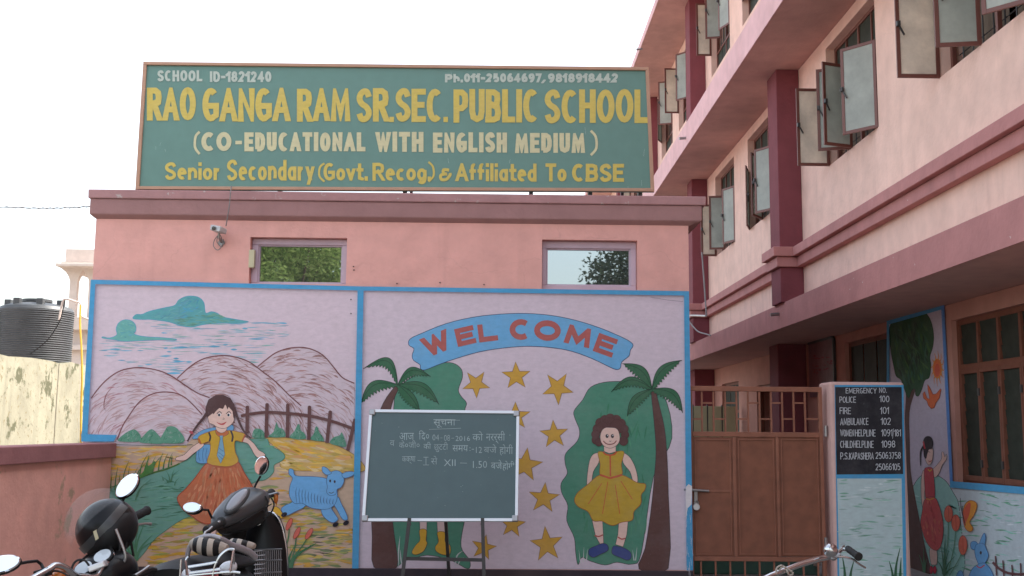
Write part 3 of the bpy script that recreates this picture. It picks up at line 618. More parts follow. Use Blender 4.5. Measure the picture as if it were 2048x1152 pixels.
# --- hills
W.begin('painted_hills', PL, crop=C3)
h3 = [(1205, 655), (1260, 610), (1330, 560), (1420, 530), (1520, 526), (1600, 550), (1660, 590), (1720, 660), (1780, 730), (1860, 768), (1858, 1160), (1200, 1160), (1100, 900)]
h2 = [(660, 735), (730, 670), (800, 620), (880, 590), (980, 580), (1060, 592), (1150, 625), (1240, 690), (1330, 760), (1420, 850), (1500, 920), (1560, 1160), (900, 1160), (870, 860), (760, 790)]
h1 = [(78, 870), (130, 800), (200, 730), (280, 682), (380, 662), (470, 668), (560, 690), (640, 730), (720, 785), (800, 835), (880, 865), (900, 1160), (60, 1160)]
h0 = [(255, 1150), (290, 1060), (340, 980), (400, 900), (470, 850), (550, 828), (640, 832), (710, 862), (770, 915), (830, 980), (850, 1100), (850, 1170), (250, 1170)]
def hill(h, n, top, cx_, cy_, cols):
    W.poly(h, ph(194, 178, 186), False)
    hs = [(x, y) for x, y in h]
    W.streaks(hs, cols, int(n*1.5), 30, 2.3, angf=lambda c: math.atan2(c[1]-cy_, c[0]-cx_)+math.pi/2, jit=.12, curve=.12)
    W.streaks([p for p in hs], [cols[0]], n//6, 26, 3.2, angf=lambda c: math.atan2(c[1]-cy_, c[0]-cx_)+math.pi/2, jit=.1, curve=.12)
    W.line(top, ph(116, 72, 72), 2.2, smooth=True)
hc = [ph(150, 116, 114), ph(178, 148, 150), ph(160, 124, 122), ph(186, 162, 166), ph(178, 150, 154)]
hill(h3, 210, h3[:10], 1480, 1250, hc); hill(h2, 240, h2[:11], 950, 1250, hc); hill(h1, 180, h1[:11], 400, 1250, [hc[1], hc[3], hc[4], ph(172, 130, 138)]); hill(h0, 130, h0[:10], 600, 1500, [hc[1], hc[3], hc[4]])
W.line([(180, 955), (165, 930), (170, 880), (190, 830), (250, 765)], ph(140, 95, 95), 1.8, -1, True)
# --- ground of the landscape
W.begin('painted_field', PL, crop=C4)
fld = [(205, 350), (660, 340), (700, 300), (1145, 296), (1230, 290), (1400, 305), (1560, 330), (1700, 400), (1700, 1105), (-6, 1103), (-6, 350)]
W.poly(fld, ph(186, 160, 138), False)
W.poly([(1150, 300), (1250, 292), (1400, 308), (1560, 332), (1700, 402), (1770, 490), (1690, 510), (1600, 500), (1330, 500), (1240, 470), (1268, 400), (1210, 350)], OCH, True, line=ph(120, 90, 60), lw=.9)
ocs = [ph(212, 166, 70), ph(204, 170, 90), ph(200, 150, 100), ph(196, 170, 130), ph(186, 160, 84), ph(202, 158, 66), ph(206, 180, 130)]
W.streaks([(1180, 300), (1500, 330), (1690, 410), (1690, 520), (1330, 490), (1200, 560), (1240, 440)], ocs, 130, 34, 6, .15, .12)
W.streaks([(205, 348), (660, 345), (620, 430), (300, 560), (180, 560)], ocs, 90, 30, 4, .02, .1)
W.streaks([(1090, 580), (1300, 500), (1330, 700), (1700, 850), (1700, 1090), (1280, 1090), (1280, 830)], [ph(190, 168, 90), ph(150, 150, 90), ph(190, 160, 140), ph(170, 150, 100), ph(120, 130, 90), ph(196, 150, 70)], 200, 36, 5.5, 0, .08)
W.streaks([(430, 930), (660, 780), (880, 830), (880, 1000), (600, 1080), (400, 1080)], [ph(190, 168, 80), ph(140, 150, 80), ph(180, 150, 130), ph(160, 140, 70), ph(190, 150, 60)], 120, 36, 5.5, -.05, .08)
W.streaks([(1430, 880), (1640, 930), (1640, 1060), (1420, 1060)], [ph(70, 80, 70), ph(90, 90, 80)], 16, 24, 2, 0, .05)
rv = [(620, 455), (700, 400), (800, 340), (1000, 310), (1150, 300), (1180, 345), (1240, 375), (1272, 410), (1250, 440), (1205, 465), (1200, 510), (1150, 555), (1060, 580), (900, 700), (760, 760), (640, 800), (520, 880), (450, 940), (400, 1010), (340, 1060), (290, 1000), (230, 860), (190, 700), (200, 610), (300, 560), (420, 520)]
W.poly(rv, RIV, line=ph(70, 110, 80), lw=1)
W.streaks(rv, [ph(84, 138, 120), ph(108, 158, 138), ph(96, 146, 122)], 90, 34, 3, -.1, .12)
W.streaks([(380, 560), (640, 560), (640, 760), (400, 900), (360, 780)], [ph(60, 110, 85), ph(70, 120, 95)], 34, 30, 2, -.05, .12)
W.line([(370, 545), (450, 515), (540, 490), (620, 455)], ph(70, 105, 50), 3, 0, True)
# --- bushes behind the fence
for pts in ([(240, 305), (280, 270), (320, 248), (345, 246), (375, 275), (380, 310), (340, 322), (250, 318)], [(370, 320), (400, 280), (430, 250), (455, 245), (490, 280), (520, 330), (420, 330)], [(500, 320), (530, 250), (550, 226), (590, 228), (625, 260), (650, 300), (640, 325), (580, 332)],
            [(1070, 290), (1078, 250), (1100, 238), (1130, 248), (1150, 275), (1148, 296), (1100, 298)], [(1170, 290), (1200, 260), (1215, 215), (1220, 198), (1232, 230), (1262, 245), (1270, 290)], [(1300, 292), (1330, 255), (1350, 215), (1362, 215), (1370, 250), (1392, 268), (1400, 300), (1350, 305)], [(1430, 305), (1450, 270), (1460, 232), (1472, 228), (1485, 262), (1510, 300), (1505, 318)], [(1550, 328), (1570, 295), (1610, 280), (1622, 262), (1640, 300), (1650, 350), (1600, 345)]):
    W.begin('painted_bush', PL, crop=C4); W.poly(pts, ph(88, 138, 116)); W.streaks(pts, [ph(60, 118, 92), ph(75, 130, 105), ph(120, 150, 135)], 26, 9, 2, -1.1, .6)
W.line([(225, 338), (400, 342), (560, 344), (700, 338)], ph(90, 100, 90), 1.4, 0, True)
# --- grass tufts, reeds
W.begin('painted_grass', PL, crop=C4)
def blade(x, y, dx, h, wd=3.2, col=None): W.line([(x, y), (x+dx*.25, y-h*.5), (x+dx, y-h)], col or ph(66, 108, 66), wd, .92, True, 4)
for x, y, dx, h in ((195, 622, 10, 105), (222, 620, 18, 145), (246, 612, 8, 100), (268, 600, 42, 168), (300, 590, 12, 120), (330, 585, 34, 110), (352, 560, 70, 120), (372, 545, 60, 160), (400, 536, 40, 130), (440, 520, 34, 110), (452, 515, 70, 120), (490, 500, 30, 115), (520, 490, 30, 100), (552, 478, 26, 90), (570, 466, 6, 60), (185, 615, 60, 30)): blade(x, y, dx, h)
W.poly([(355, 555), (400, 500), (412, 470), (432, 400), (425, 470), (470, 440), (455, 500), (420, 525), (380, 545)], ph(70, 118, 60))
for x, y, dx, h in ((560, 560, -22, 60), (570, 565, 20, 80), (565, 568, 55, 75), (550, 575, -40, 40), (590, 590, 30, 50), (350, 680, 50, 100), (360, 660, 90, 110), (520, 560, -10, 30)): blade(x, y, dx, h, 2.2, ph(72, 116, 86))
for x, y, dx, h in ((320, 1060, -80, 180), (330, 1065, -40, 200), (335, 1065, -8, 220), (340, 1065, 30, 230), (345, 1062, 60, 240), (355, 1055, 100, 160), (345, 1050, 120, 120), (315, 1060, -110, 130)): blade(x, y, dx, h, 6, ph(70, 124, 92))
for x, y, dx, h, wd in ((1285, 1095, -20, 190, 6), (1290, 1098, 40, 130, 8), (1300, 1098, 165, 150, 12), (1310, 1098, 90, 120, 8), (1275, 1090, 30, 250, 3)): blade(x, y, dx, h, wd, ph(60, 108, 74))
for x0_, y0_, x1_, y1_ in ((1272, 985, 1300, 840), (1300, 1090, 1345, 890), (1315, 1040, 1420, 900)): W.line([(x0_, y0_), ((x0_+x1_)/2+8, (y0_+y1_)/2), (x1_, y1_)], ph(70, 112, 76), 2.4, 0, True)
W.begin('painted_bulrush', PL, crop=C4)
for x, y, a in ((1298, 830, -1.15), (1346, 884, -1.1), (1421, 888, -1.0)): W.ell(x, y, 40, 14, ph(196, 100, 86), a, ph(140, 60, 56), 1)
# --- fence
W.begin('painted_fence', PL, crop=C4)
FB = ph(98, 68, 66)
for (x0_, y0_, x1_, y1_) in ((1040, 108, 1038, 268), (1162, 92, 1156, 292), (1290, 95, 1288, 295), (1424, 108, 1420, 308), (1552, 138, 1532, 328), (1704, 188, 1660, 375)): W.line([(x0_, y0_), (x1_, y1_)], FB, 7)
for x, y in ((1040, 106), (1162, 90), (1290, 93), (1424, 106), (1552, 136), (1704, 186)): W.ell(x, y, 11, 9, FB)
W.line([(1000, 162), (1050, 150), (1160, 138), (1290, 145), (1420, 160), (1550, 190), (1640, 220), (1720, 250)], FB, 6, 0, True)
# --- girl with plaits
W.begin('painted_girl', PL, 'painted schoolgirl with plaits, yellow shirt and orange skirt', C4)
W.poly([(700, 300), (760, 250), (860, 228), (900, 236), (946, 215), (952, 250), (880, 300), (760, 300)], ph(98, 150, 190), line=INK, lw=.7)
W.poly([(735, 345), (760, 340), (815, 345), (800, 440), (770, 455), (730, 448), (722, 420)], ph(98, 148, 186), line=INK, lw=.7)
for q in ([(745, 360), (738, 400), (748, 440)], [(770, 360), (764, 400), (768, 446)], [(792, 360), (784, 400), (790, 440)]): W.line(q, ph(70, 110, 150), 1.2, 0, True)
W.poly([(756, 320), (740, 325), (690, 360), (650, 400), (605, 415), (596, 430), (612, 436), (650, 436), (672, 425), (700, 400), (770, 345)], SKIN, line=INK, lw=.8)
W.poly([(1006, 318), (1040, 330), (1062, 358), (1085, 400), (1110, 420), (1150, 405), (1140, 388), (1110, 370), (1080, 330), (1030, 292)], SKIN, line=INK, lw=.8)
W.poly([(800, 800), (805, 840), (812, 900), (840, 905), (850, 840), (850, 790)], SKIN, line=INK, lw=.8)
W.poly([(788, 455), (850, 465), (930, 470), (982, 445), (1020, 510), (1060, 575), (1085, 640), (1060, 700), (980, 760), (900, 800), (800, 828), (740, 810), (700, 780), (650, 745), (607, 670), (660, 610), (720, 540)], ph(180, 106, 74), line=ph(150, 64, 48), lw=1.6)
W.streaks([(790, 462), (980, 450), (1070, 600), (1040, 700), (820, 810), (640, 710)], [ph(176, 120, 88), ph(184, 108, 74), ph(176, 96, 66), ph(188, 128, 94)], 150, 26, 5, angf=lambda c: math.atan2(c[1]-250, c[0]-885), jit=.08)
W.poly([(735, 300), (760, 275), (845, 248), (870, 262), (930, 250), (1028, 272), (1015, 300), (1008, 322), (965, 315), (965, 380), (985, 440), (930, 472), (850, 468), (792, 450), (810, 380), (806, 320), (752, 335)], ph(188, 150, 56), line=ph(140, 80, 50), lw=.9)
W.line([(740, 300), (754, 335)], ph(170, 90, 60), 3); W.line([(1028, 272), (1008, 320)], ph(170, 90, 60), 3)
W.line([(795, 455), (850, 474), (930, 478), (982, 450)], ph(165, 90, 60), 2.6, 0, True)
W.line([(802, 262), (812, 290), (806, 318)], INK, 3.5, 0, True); W.line([(938, 252), (950, 285), (945, 320)], INK, 3.5, 0, True)
W.poly([(845, 246), (875, 262), (912, 250), (925, 270), (880, 292), (850, 275)], ph(180, 104, 66), line=INK, lw=.6)
W.poly([(870, 282), (890, 282), (888, 305), (902, 400), (876, 455), (852, 405), (872, 305)], ph(118, 158, 180), False, line=INK, lw=.7)
for q in ([(866, 360), (892, 380)], [(862, 385), (894, 410)], [(862, 405), (888, 428)]): W.line(q, ph(80, 115, 150), 1.2)
W.poly([(850, 215), (850, 248), (880, 266), (910, 250), (910, 215)], SKIN, line=INK, lw=.6)
W.poly([(800, 160), (830, 120), (900, 90), (950, 130), (960, 180), (940, 215), (900, 238), (860, 232), (825, 212), (806, 205), (798, 180)], SKIN, line=INK, lw=.8)
HAIR = ph(84, 62, 62)
W.poly([(782, 165), (782, 110), (800, 60), (845, 32), (890, 30), (935, 50), (960, 90), (972, 150), (955, 175), (948, 130), (925, 105), (918, 122), (905, 88), (890, 118), (868, 112), (848, 130), (832, 150), (825, 145), (800, 165)], HAIR, False)
W.line([(792, 140), (768, 175), (735, 215), (700, 265), (670, 318)], HAIR, 6, .5, True); W.line([(958, 110), (975, 160), (1000, 220), (1030, 270), (1062, 298)], HAIR, 6, .5, True)
W.ell(694, 262, 14, 9, ph(170, 80, 90), .6)
for x in (868, 926): W.ell(x, 154, 11, 10, ph(215, 210, 208)); W.ell(x-2, 155, 7, 8, ph(50, 52, 66)); W.line([(x-16, 148), (x, 134), (x+15, 146)], INK, 1.4, 0, True)
W.poly([(850, 198), (880, 208), (912, 196), (895, 215), (872, 215)], ph(180, 80, 80)); W.line([(892, 172), (900, 180), (888, 182)], INK, .9)
# --- blue lamb
W.begin('painted_lamb', PL, 'painted running blue lamb', C4)
LB = ph(106, 160, 204); lk = ph(64, 90, 132)
W.poly([(1210, 720), (1240, 735), (1262, 780), (1235, 805), (1205, 800), (1198, 760)], ph(206, 160, 50), line=INK, lw=.8)
for pts in ([(1340, 640), (1320, 690), (1270, 715), (1250, 740), (1280, 775), (1340, 750), (1400, 715), (1420, 640)], [(1500, 700), (1500, 760), (1530, 800), (1570, 820), (1600, 800), (1585, 770), (1560, 730), (1560, 690)], [(1570, 690), (1600, 750), (1630, 800), (1660, 800), (1650, 760), (1620, 700), (1600, 660)],
            [(1320, 545), (1298, 520), (1300, 488), (1325, 495), (1340, 530), (1440, 535), (1530, 548), (1590, 600), (1590, 690), (1540, 735), (1440, 730), (1380, 700), (1330, 700), (1300, 650), (1305, 590)],
            [(1530, 560), (1545, 515), (1590, 498), (1625, 515), (1638, 560), (1620, 600), (1595, 615), (1585, 645), (1550, 652), (1530, 630), (1535, 600)], [(1532, 525), (1505, 505), (1505, 475), (1530, 482), (1548, 500), (1560, 515)], [(1625, 520), (1660, 505), (1700, 508), (1690, 530), (1640, 545)]):
    W.poly(pts, LB, line=lk, lw=1)
for x, y in ((1268, 770), (1586, 832), (1650, 822)): W.ell(x, y, 20, 13, ph(40, 36, 44), -.5)
for k in range(13): x = 1345+k*19; W.line([(x, 600+k*6), (x-5, 640+k*5), (x+2, 708)], lk, 1.3, -1, True)
for x, y in ((1320, 600), (1330, 625), (1340, 650), (1325, 662), (1300, 745), (1325, 735), (1350, 722), (1530, 770), (1550, 790), (1610, 760)): W.line([(x, y), (x+12, y+6)], lk, 1.6, -1)
W.ell(1552, 562, 6, 9, INK); W.ell(1580, 566, 6, 9, INK); W.line([(1545, 632), (1560, 638), (1575, 630)], INK, 1.2, 0, True)
W.end()
# --- right panel
ZL = W.z; W.z = .0034
W.begin('painted_backdrop', PR, 'left green blob behind the palm', C5)
W.poly([(0+255, 760), (290, 640), (330, 590), (430, 530), (520, 490), (600, 486), (650, 520), (658, 570), (635, 640), (650, 680), (682, 720), (672, 770), (690, 900), (700, 1300), (668, 1420), (650, 1560), (700, 1640), (690, 1690), (590, 1640), (450, 1610), (330, 1640), (250, 1600)], GR, line=INK, lw=1.2)
W.begin('painted_backdrop', PR, 'right green blob behind the dancing girl', C7)
W.poly([(650, -120), (530, -85), (475, 0), (420, 70), (425, 120), (455, 200), (440, 270), (365, 350), (362, 420), (375, 480), (335, 545), (340, 610), (378, 690), (372, 790), (420, 900), (430, 1000), (445, 1078), (470, 1030), (520, 1052), (620, 1080), (700, 1062), (800, 1074), (860, 1000), (940, 500), (1060, 250), (1000, -40), (830, -110)], GR, line=INK, lw=1.2)
for k in ((462, 1070, -12, 90), (480, 1062, 4, 100), (500, 1058, 8, 85), (812, 1050, -10, 70), (822, 1050, 10, 90)): W.line([(k[0], k[1]), (k[0]+k[2], k[1]-k[3])], ph(190, 190, 190), 2, .9)
W.streaks([(480, 60), (900, 0), (900, 900), (480, 900)], [ph(80, 134, 106), ph(66, 122, 94)], 60, 30, 4, 1.5, .2)
W.begin('painted_banner', PR, 'blue arched welcome banner', C5)
W.poly([(344, 380), (352, 345), (420, 312), (560, 256), (720, 218), (880, 200), (1030, 196), (1180, 208), (1320, 236), (1460, 280), (1580, 330), (1640, 362), (1656, 385), (1640, 412), (1632, 445), (1590, 480), (1582, 515), (1555, 524), (1500, 500), (1420, 462), (1300, 418), (1180, 396), (1040, 388), (900, 398), (760, 420), (620, 460), (520, 495), (440, 526), (412, 518), (410, 496), (372, 470), (364, 440), (374, 402)], ph(104, 160, 200), line=ph(58, 70, 100), lw=1.3, n=3)
W.begin('lettering', PR, 'red letters of the welcome banner')
RD = ph(164, 92, 88)
def rl(ch, cx_, cy_, w_, h_, rot, T):
    a = R(rot)
    glyph(W, ch, cx_-w_/2, w_, cy_+h_/2, h_, T, RD, tf=lambda p: (cx_+(p[0]-cx_)*math.cos(a)-(p[1]-cy_)*math.sin(a), cy_+(p[0]-cx_)*math.sin(a)+(p[1]-cy_)*math.cos(a)))
rl('W', 505, 372, 158, 118, -22, 31); rl('E', 675, 328, 112, 106, -13, 29); rl('L', 806, 308, 112, 104, -7, 30); rl('C', 996, 290, 124, 122, 1, 33); rl('O', 1155, 296, 156, 120, 4, 34); rl('M', 1336, 328, 150, 112, 13, 31); rl('E', 1494, 382, 118, 112, 20, 29)
# --- stars
def star(cx_, cy_, r, rot, sy=1, crop=C5):
    W.begin('painted_star', PR, crop=crop)
    pts = [(cx_+(r if k % 2 == 0 else r*.40)*math.cos(R(rot+36*k-90)), cy_+sy*(r if k % 2 == 0 else r*.40)*math.sin(R(rot+36*k-90))) for k in range(10)]
    W.poly(pts, ph(190, 148, 66), False, line=ph(110, 80, 60), lw=1.2)
star(738, 608, 84, 34, 1.0); star(972, 562, 88, -2, .95); star(1215, 632, 95, 33, 1.05); star(968, 796, 92, 0, .9)
star(288, 225, 98, -4, .98, C7); star(98, 425, 120, 8, .95, C7); star(222, 642, 106, 5, .98, C7); star(240, 945, 112, -6, 1.08, C7); star(1062, 815, 90, 6, 1.0, C6); star(874, 965, 86, 12, 1.0, C6)
# --- palms
def frond(cx_, cy_, tip, bow, wd, crop):
    x1, y1 = tip; bow *= 1.3; wd *= 1.3; d = math.hypot(x1-cx_, y1-cy_); nx, ny = -(y1-cy_)/d, (x1-cx_)/d
    spine = [(cx_+(x1-cx_)*t+nx*bow*math.sin(math.pi*t), cy_+(y1-cy_)*t+ny*bow*math.sin(math.pi*t)) for t in [k/12 for k in range(13)]]
    up = cr(spine, False, 2); s_ = 1 if bow > 0 else -1
    lower = []
    for k, (x, y) in enumerate(up):
        t = k/(len(up)-1); q = wd*math.sin(math.pi*min(1, t*1.02+.02))**.8*(.85+.3*(k % 2)); lower.append((x-nx*q*s_, y-ny*q*s_))
    W.poly(up+lower[::-1][1:-1], DG, False, line=ph(40, 56, 46), lw=1.1)
    W.line([(x-nx*wd*.35*s_*math.sin(math.pi*k/(len(up)-1)), y-ny*wd*.35*s_*math.sin(math.pi*k/(len(up)-1))) for k, (x, y) in enumerate(up)], ph(42, 66, 52), 1.1)
W.begin('painted_palm', PR, 'painted palm left of the chalkboard', C5)
W.poly([(262, 625), (295, 615), (255, 700), (232, 800), (225, 1000), (232, 1250), (260, 1500), (275, 1680), (140, 1680), (130, 1500), (122, 1250), (130, 1000), (150, 850), (195, 720)], ph(92, 66, 62), line=INK, lw=1.1, n=3)
for tip, bow, wd in (((78, 520), 92, 46), ((472, 566), -62, 42), ((62, 730), 66, 50), ((520, 728), -56, 50), ((408, 765), -26, 48)): frond(280, 612, tip, bow, wd, C5)
W.begin('painted_palm', PR, 'painted palm at the right edge of the panel', C5)
W.poly([(1762, 650), (1786, 650), (1810, 740), (1838, 860), (1852, 1000), (1862, 1250), (1862, 1686), (1690, 1690), (1726, 1570), (1760, 1350), (1780, 1150), (1790, 1000), (1778, 820)], ph(92, 66, 62), line=INK, lw=1.1, n=3)
for tip, bow, wd in (((1592, 490), 50, 52), ((1942, 470), -46, 46), ((1528, 655), 62, 42), ((1945, 778), -58, 52), ((1622, 798), 40, 46)): frond(1766, 638, tip, bow, wd, C5)
# --- left figure's legs below the chalkboard, grass strokes
W.begin('painted_legs', PR, 'painted legs in yellow socks below the chalkboard', C6)
for a in ([(455, 740), (505, 740), (500, 930), (460, 930)], [(566, 740), (622, 740), (622, 935), (578, 935)]): W.poly(a, ph(200, 176, 172), False, line=INK, lw=.7)
for a in ([(455, 850), (500, 850), (498, 915), (505, 940), (480, 990), (430, 1012), (405, 995), (430, 950), (458, 915)], [(572, 866), (622, 866), (622, 925), (655, 950), (655, 1005), (610, 1012), (565, 990), (558, 960), (580, 925)]): W.poly(a, ph(196, 152, 56), line=INK, lw=.8)
W.begin('painted_grass', PR, crop=C6)
for q in ([(320, 1105), (318, 1000), (328, 890)], [(690, 1095), (700, 1020), (740, 985)], [(700, 1095), (720, 1050), (745, 1030)], [(640, 1100), (625, 1080)], [(350, 1105), (335, 1050), (330, 980)]): W.line(q, ph(186, 190, 188), 2.4, -1, True)
# --- dancing girl
W.begin('painted_girl', PR, 'painted curly haired girl in a yellow dress', C7)
for s_ in ([(585, 350), (545, 355), (520, 400), (505, 500), (505, 570), (530, 560), (545, 470), (580, 410)], [(740, 350), (780, 370), (815, 430), (834, 500), (832, 540), (805, 530), (785, 470), (740, 410)]): W.poly(s_, SKIN, line=INK, lw=.8)
for a in ([(538, 790), (605, 790), (610, 870), (612, 935), (590, 945), (560, 890)], [(712, 795), (772, 795), (764, 880), (740, 960), (690, 945), (706, 880)]): W.poly(a, SKIN, False, line=INK, lw=.8)
for a in ([(554, 886), (580, 893), (608, 882)], [(706, 896), (730, 910), (755, 905)]): W.line(a, ph(170, 80, 76), 2.6, 0, True)
for a in ([(520, 975), (560, 955), (605, 938), (638, 950), (640, 985), (590, 1010), (545, 1030), (515, 1010)], [(672, 962), (690, 955), (750, 970), (790, 1000), (790, 1035), (765, 1048), (720, 1030), (668, 1005)]): W.poly(a, ph(60, 72, 124), line=INK, lw=.9)
W.poly([(588, 490), (660, 512), (735, 492), (830, 540), (885, 550), (880, 590), (858, 620), (855, 680), (810, 730), (800, 785), (730, 800), (680, 820), (640, 812), (600, 792), (545, 790), (510, 730), (450, 700), (422, 660), (440, 610), (500, 560)], ph(178, 147, 58), line=ph(150, 90, 50), lw=1.2)
W.poly([(575, 345), (610, 340), (650, 365), (700, 338), (746, 342), (728, 420), (732, 490), (660, 510), (590, 490), (590, 420)], ph(178, 147, 58), line=ph(150, 90, 50), lw=1)
for q, lw in (([(608, 340), (625, 356), (655, 362), (685, 356), (698, 338)], 3.2), ([(655, 362), (657, 500)], 3), ([(590, 490), (655, 512), (732, 490)], 4), ([(600, 545), (512, 680)], 1.4), ([(640, 535), (605, 745)], 1.4), ([(688, 555), (718, 745)], 1.4), ([(725, 530), (800, 650)], 1.4)): W.line(q, ph(184, 88, 60), lw)
W.poly([(615, 300), (615, 335), (650, 350), (692, 338), (692, 300)], SKIN, False, line=INK, lw=.6)
HB = ph(90, 64, 62)
for x, y, r in ((572, 190, 34), (560, 225, 30), (562, 262, 30), (590, 150, 34), (620, 130, 32), (655, 122, 34), (695, 130, 34), (725, 155, 34), (745, 190, 32), (752, 228, 28), (742, 268, 32), (580, 278, 26), (650, 160, 50), (700, 175, 50), (605, 180, 40)): W.ell(x, y, r*.92, r*.94, HB, 0, ph(80, 56, 54), .7)
W.poly([(590, 245), (598, 205), (622, 182), (655, 180), (690, 184), (710, 205), (718, 250), (708, 285), (680, 308), (652, 315), (620, 305), (598, 280)], SKIN, line=INK, lw=.7)
for x in (635, 670): W.ell(x, 236, 10, 13, INK); W.ell(x+3, 232, 3, 4, ph(220, 220, 220))
W.line([(610, 268), (630, 286), (655, 290), (680, 284), (696, 266)], ph(120, 50, 50), 1.8, 0, True); W.line([(648, 268), (656, 271), (662, 267)], INK, 1)
# --- blue border bands, worn at the lower right
W.z = max(W.z, ZL)
W.begin('painted_border', gh, 'blue border bands of the murals', CX0)
W.poly([(184, 560), (722, 573.5), (722, 582), (192, 569)], BLUE, False); W.poly([(720, 573.5), (1377, 583), (1377, 592), (720, 582)], BLUE, False)
W.poly([(184, 560), (193, 569), (177, 882), (165, 882)], BLUE, False); W.poly([(165, 868), (236, 870), (230, 883), (165, 883)], BLUE, False)
W.poly([(716, 582), (728, 582), (718, yB), (705, yB)], BLUE, False); W.poly([(1367, 590), (1377, 590), (1385, yB+4), (1372, yB+4)], BLUE, False)
WT = ph(206, 200, 202)
W.poly([(1371, 973), (1376, 968), (1383, 972), (1382, 1008), (1374, 1016), (1371, 1040), (1370, 990)], WT, False)
for k in range(26):
    x = random.uniform(1370, 1383); y = random.uniform(1010, 1140); W.line([(x, y), (x+random.uniform(-3, 3), y+random.uniform(6, 22))], WT, random.uniform(1.5, 5), -1)
W.line([(1300, 595), (1335, 601), (1365, 604)], ph(130, 118, 130), .8)
W.end()
# ================================================================== school building on the right
X1, XG, XS1, XS2, XS3 = 3.75, 4.5, 3.5, 2.97, 2.9     # upper walls, ground floor wall, slab edges
Y0B, Y1B = -2.0, 40.0
sb = thing('school_building', 'tall pink three storey school block with maroon pillars and open casement windows', 'school building', (5, 20, 0))
def Yat(x, y, X=X1): return onX(x, y, X).y
ZA = (4.53, 5.92); ZB = (7.80, 9.30)
win1 = [(7.15, 8.87), (Yat(1757, 243), Yat(1657, 300)), (14.3, Yat(1495, 290)), (Yat(1468, 340), Yat(1431, 400)), (20.3, 21.9), (22.9, 24.5), (26.4, 28), (29, 30.6)]
win2 = [(14.5, Yat(1485, 48)), (Yat(1460, 94), Yat(1423, 150)), (20.2, Yat(1357, 200)), (Yat(1345, 240), Yat(1323, 270)), (26.4, 28), (29, 30.6), (8.4, 10.1), (11, 12.6)]
m = MB(); wall(m, 'X', X1, .23, Y0B, Y1B, 3.09, 6.06, [(a, b, *ZA) for a, b in win1]); build('wall', m, PINKR, sb)
m = MB(); wall(m, 'X', X1, .23, Y0B, Y1B, 6.45, 9.52, [(a, b, *ZB) for a, b in win2]); build('wall', m, PINKR, sb)
for z0, z1, xs, nm in ((2.79, 3.085, XS1, 'floor_slab'), (6.065, 6.44, XS2, 'floor_slab'), (9.53, 9.68, XS3, 'roof_slab')):
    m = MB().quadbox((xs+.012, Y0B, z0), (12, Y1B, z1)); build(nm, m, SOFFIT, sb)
    m = MB().quadbox((xs, Y0B, z0-.004), (xs+.011, Y1B, z1+.004)); build('slab_edge', m, ROSE if nm == 'floor_slab' and z0 < 3 else EDGE, sb)
m = MB().quadbox((11.8, Y0B, 0), (12, Y1B, 9.52)).quadbox((X1+.24, Y0B, 3.09), (11.8, Y0B+.2, 6.06)).quadbox((X1+.24, Y0B, 6.45), (11.8, Y0B+.2, 9.52)).quadbox((XG+.24, Y0B, 0), (11.8, Y0B+.2, 2.78)).quadbox((X1+.24, Y1B-.2, 3.09), (11.8, Y1B, 9.52)).quadbox((XG+.24, Y1B-.2, 0), (11.8, Y1B, 2.78))
build('back_and_end_walls', m, PINK, sb)
# cornice band on the first floor wall, with the pillars passing through it
PY = [5.6, 13.12, 19.15, 25.2, 31.3]; PD = .45
edges = [Y0B]+[v for p in PY for v in (p, p+PD)]+[Y1B]
for k in range(0, len(edges), 2):
    a, b = edges[k], edges[k+1]
    build('cornice_band', MB().quadbox((3.60, a, 3.655), (X1, b, 3.77)), ROSE, sb, bevel=.006)
    build('cornice_band', MB().quadbox((3.66, a, 3.53), (X1, b, 3.652)), ROSE, sb, bevel=.006)
for p in PY:
    build('pillar', MB().quadbox((3.46, p, 3.089), (X1, p+PD, 3.525)), MAROON, sb, bevel=.008)
    build('pillar', MB().quadbox((3.46, p, 3.775), (X1, p+PD, 6.062)), MAROON, sb, bevel=.008)
    build('pillar_collar', MB().quadbox((3.36, p-.08, 3.655), (X1+.001, p+PD+.08, 3.772)), ROSE, sb, bevel=.006)
    build('pillar_collar', MB().quadbox((3.41, p-.04, 3.527), (X1+.001, p+PD+.04, 3.652)), ROSE, sb, bevel=.006)
    build('pillar', MB().quadbox((3.46, p, 6.443), (X1, p+PD, 9.527)), MAROON, sb, bevel=.008)
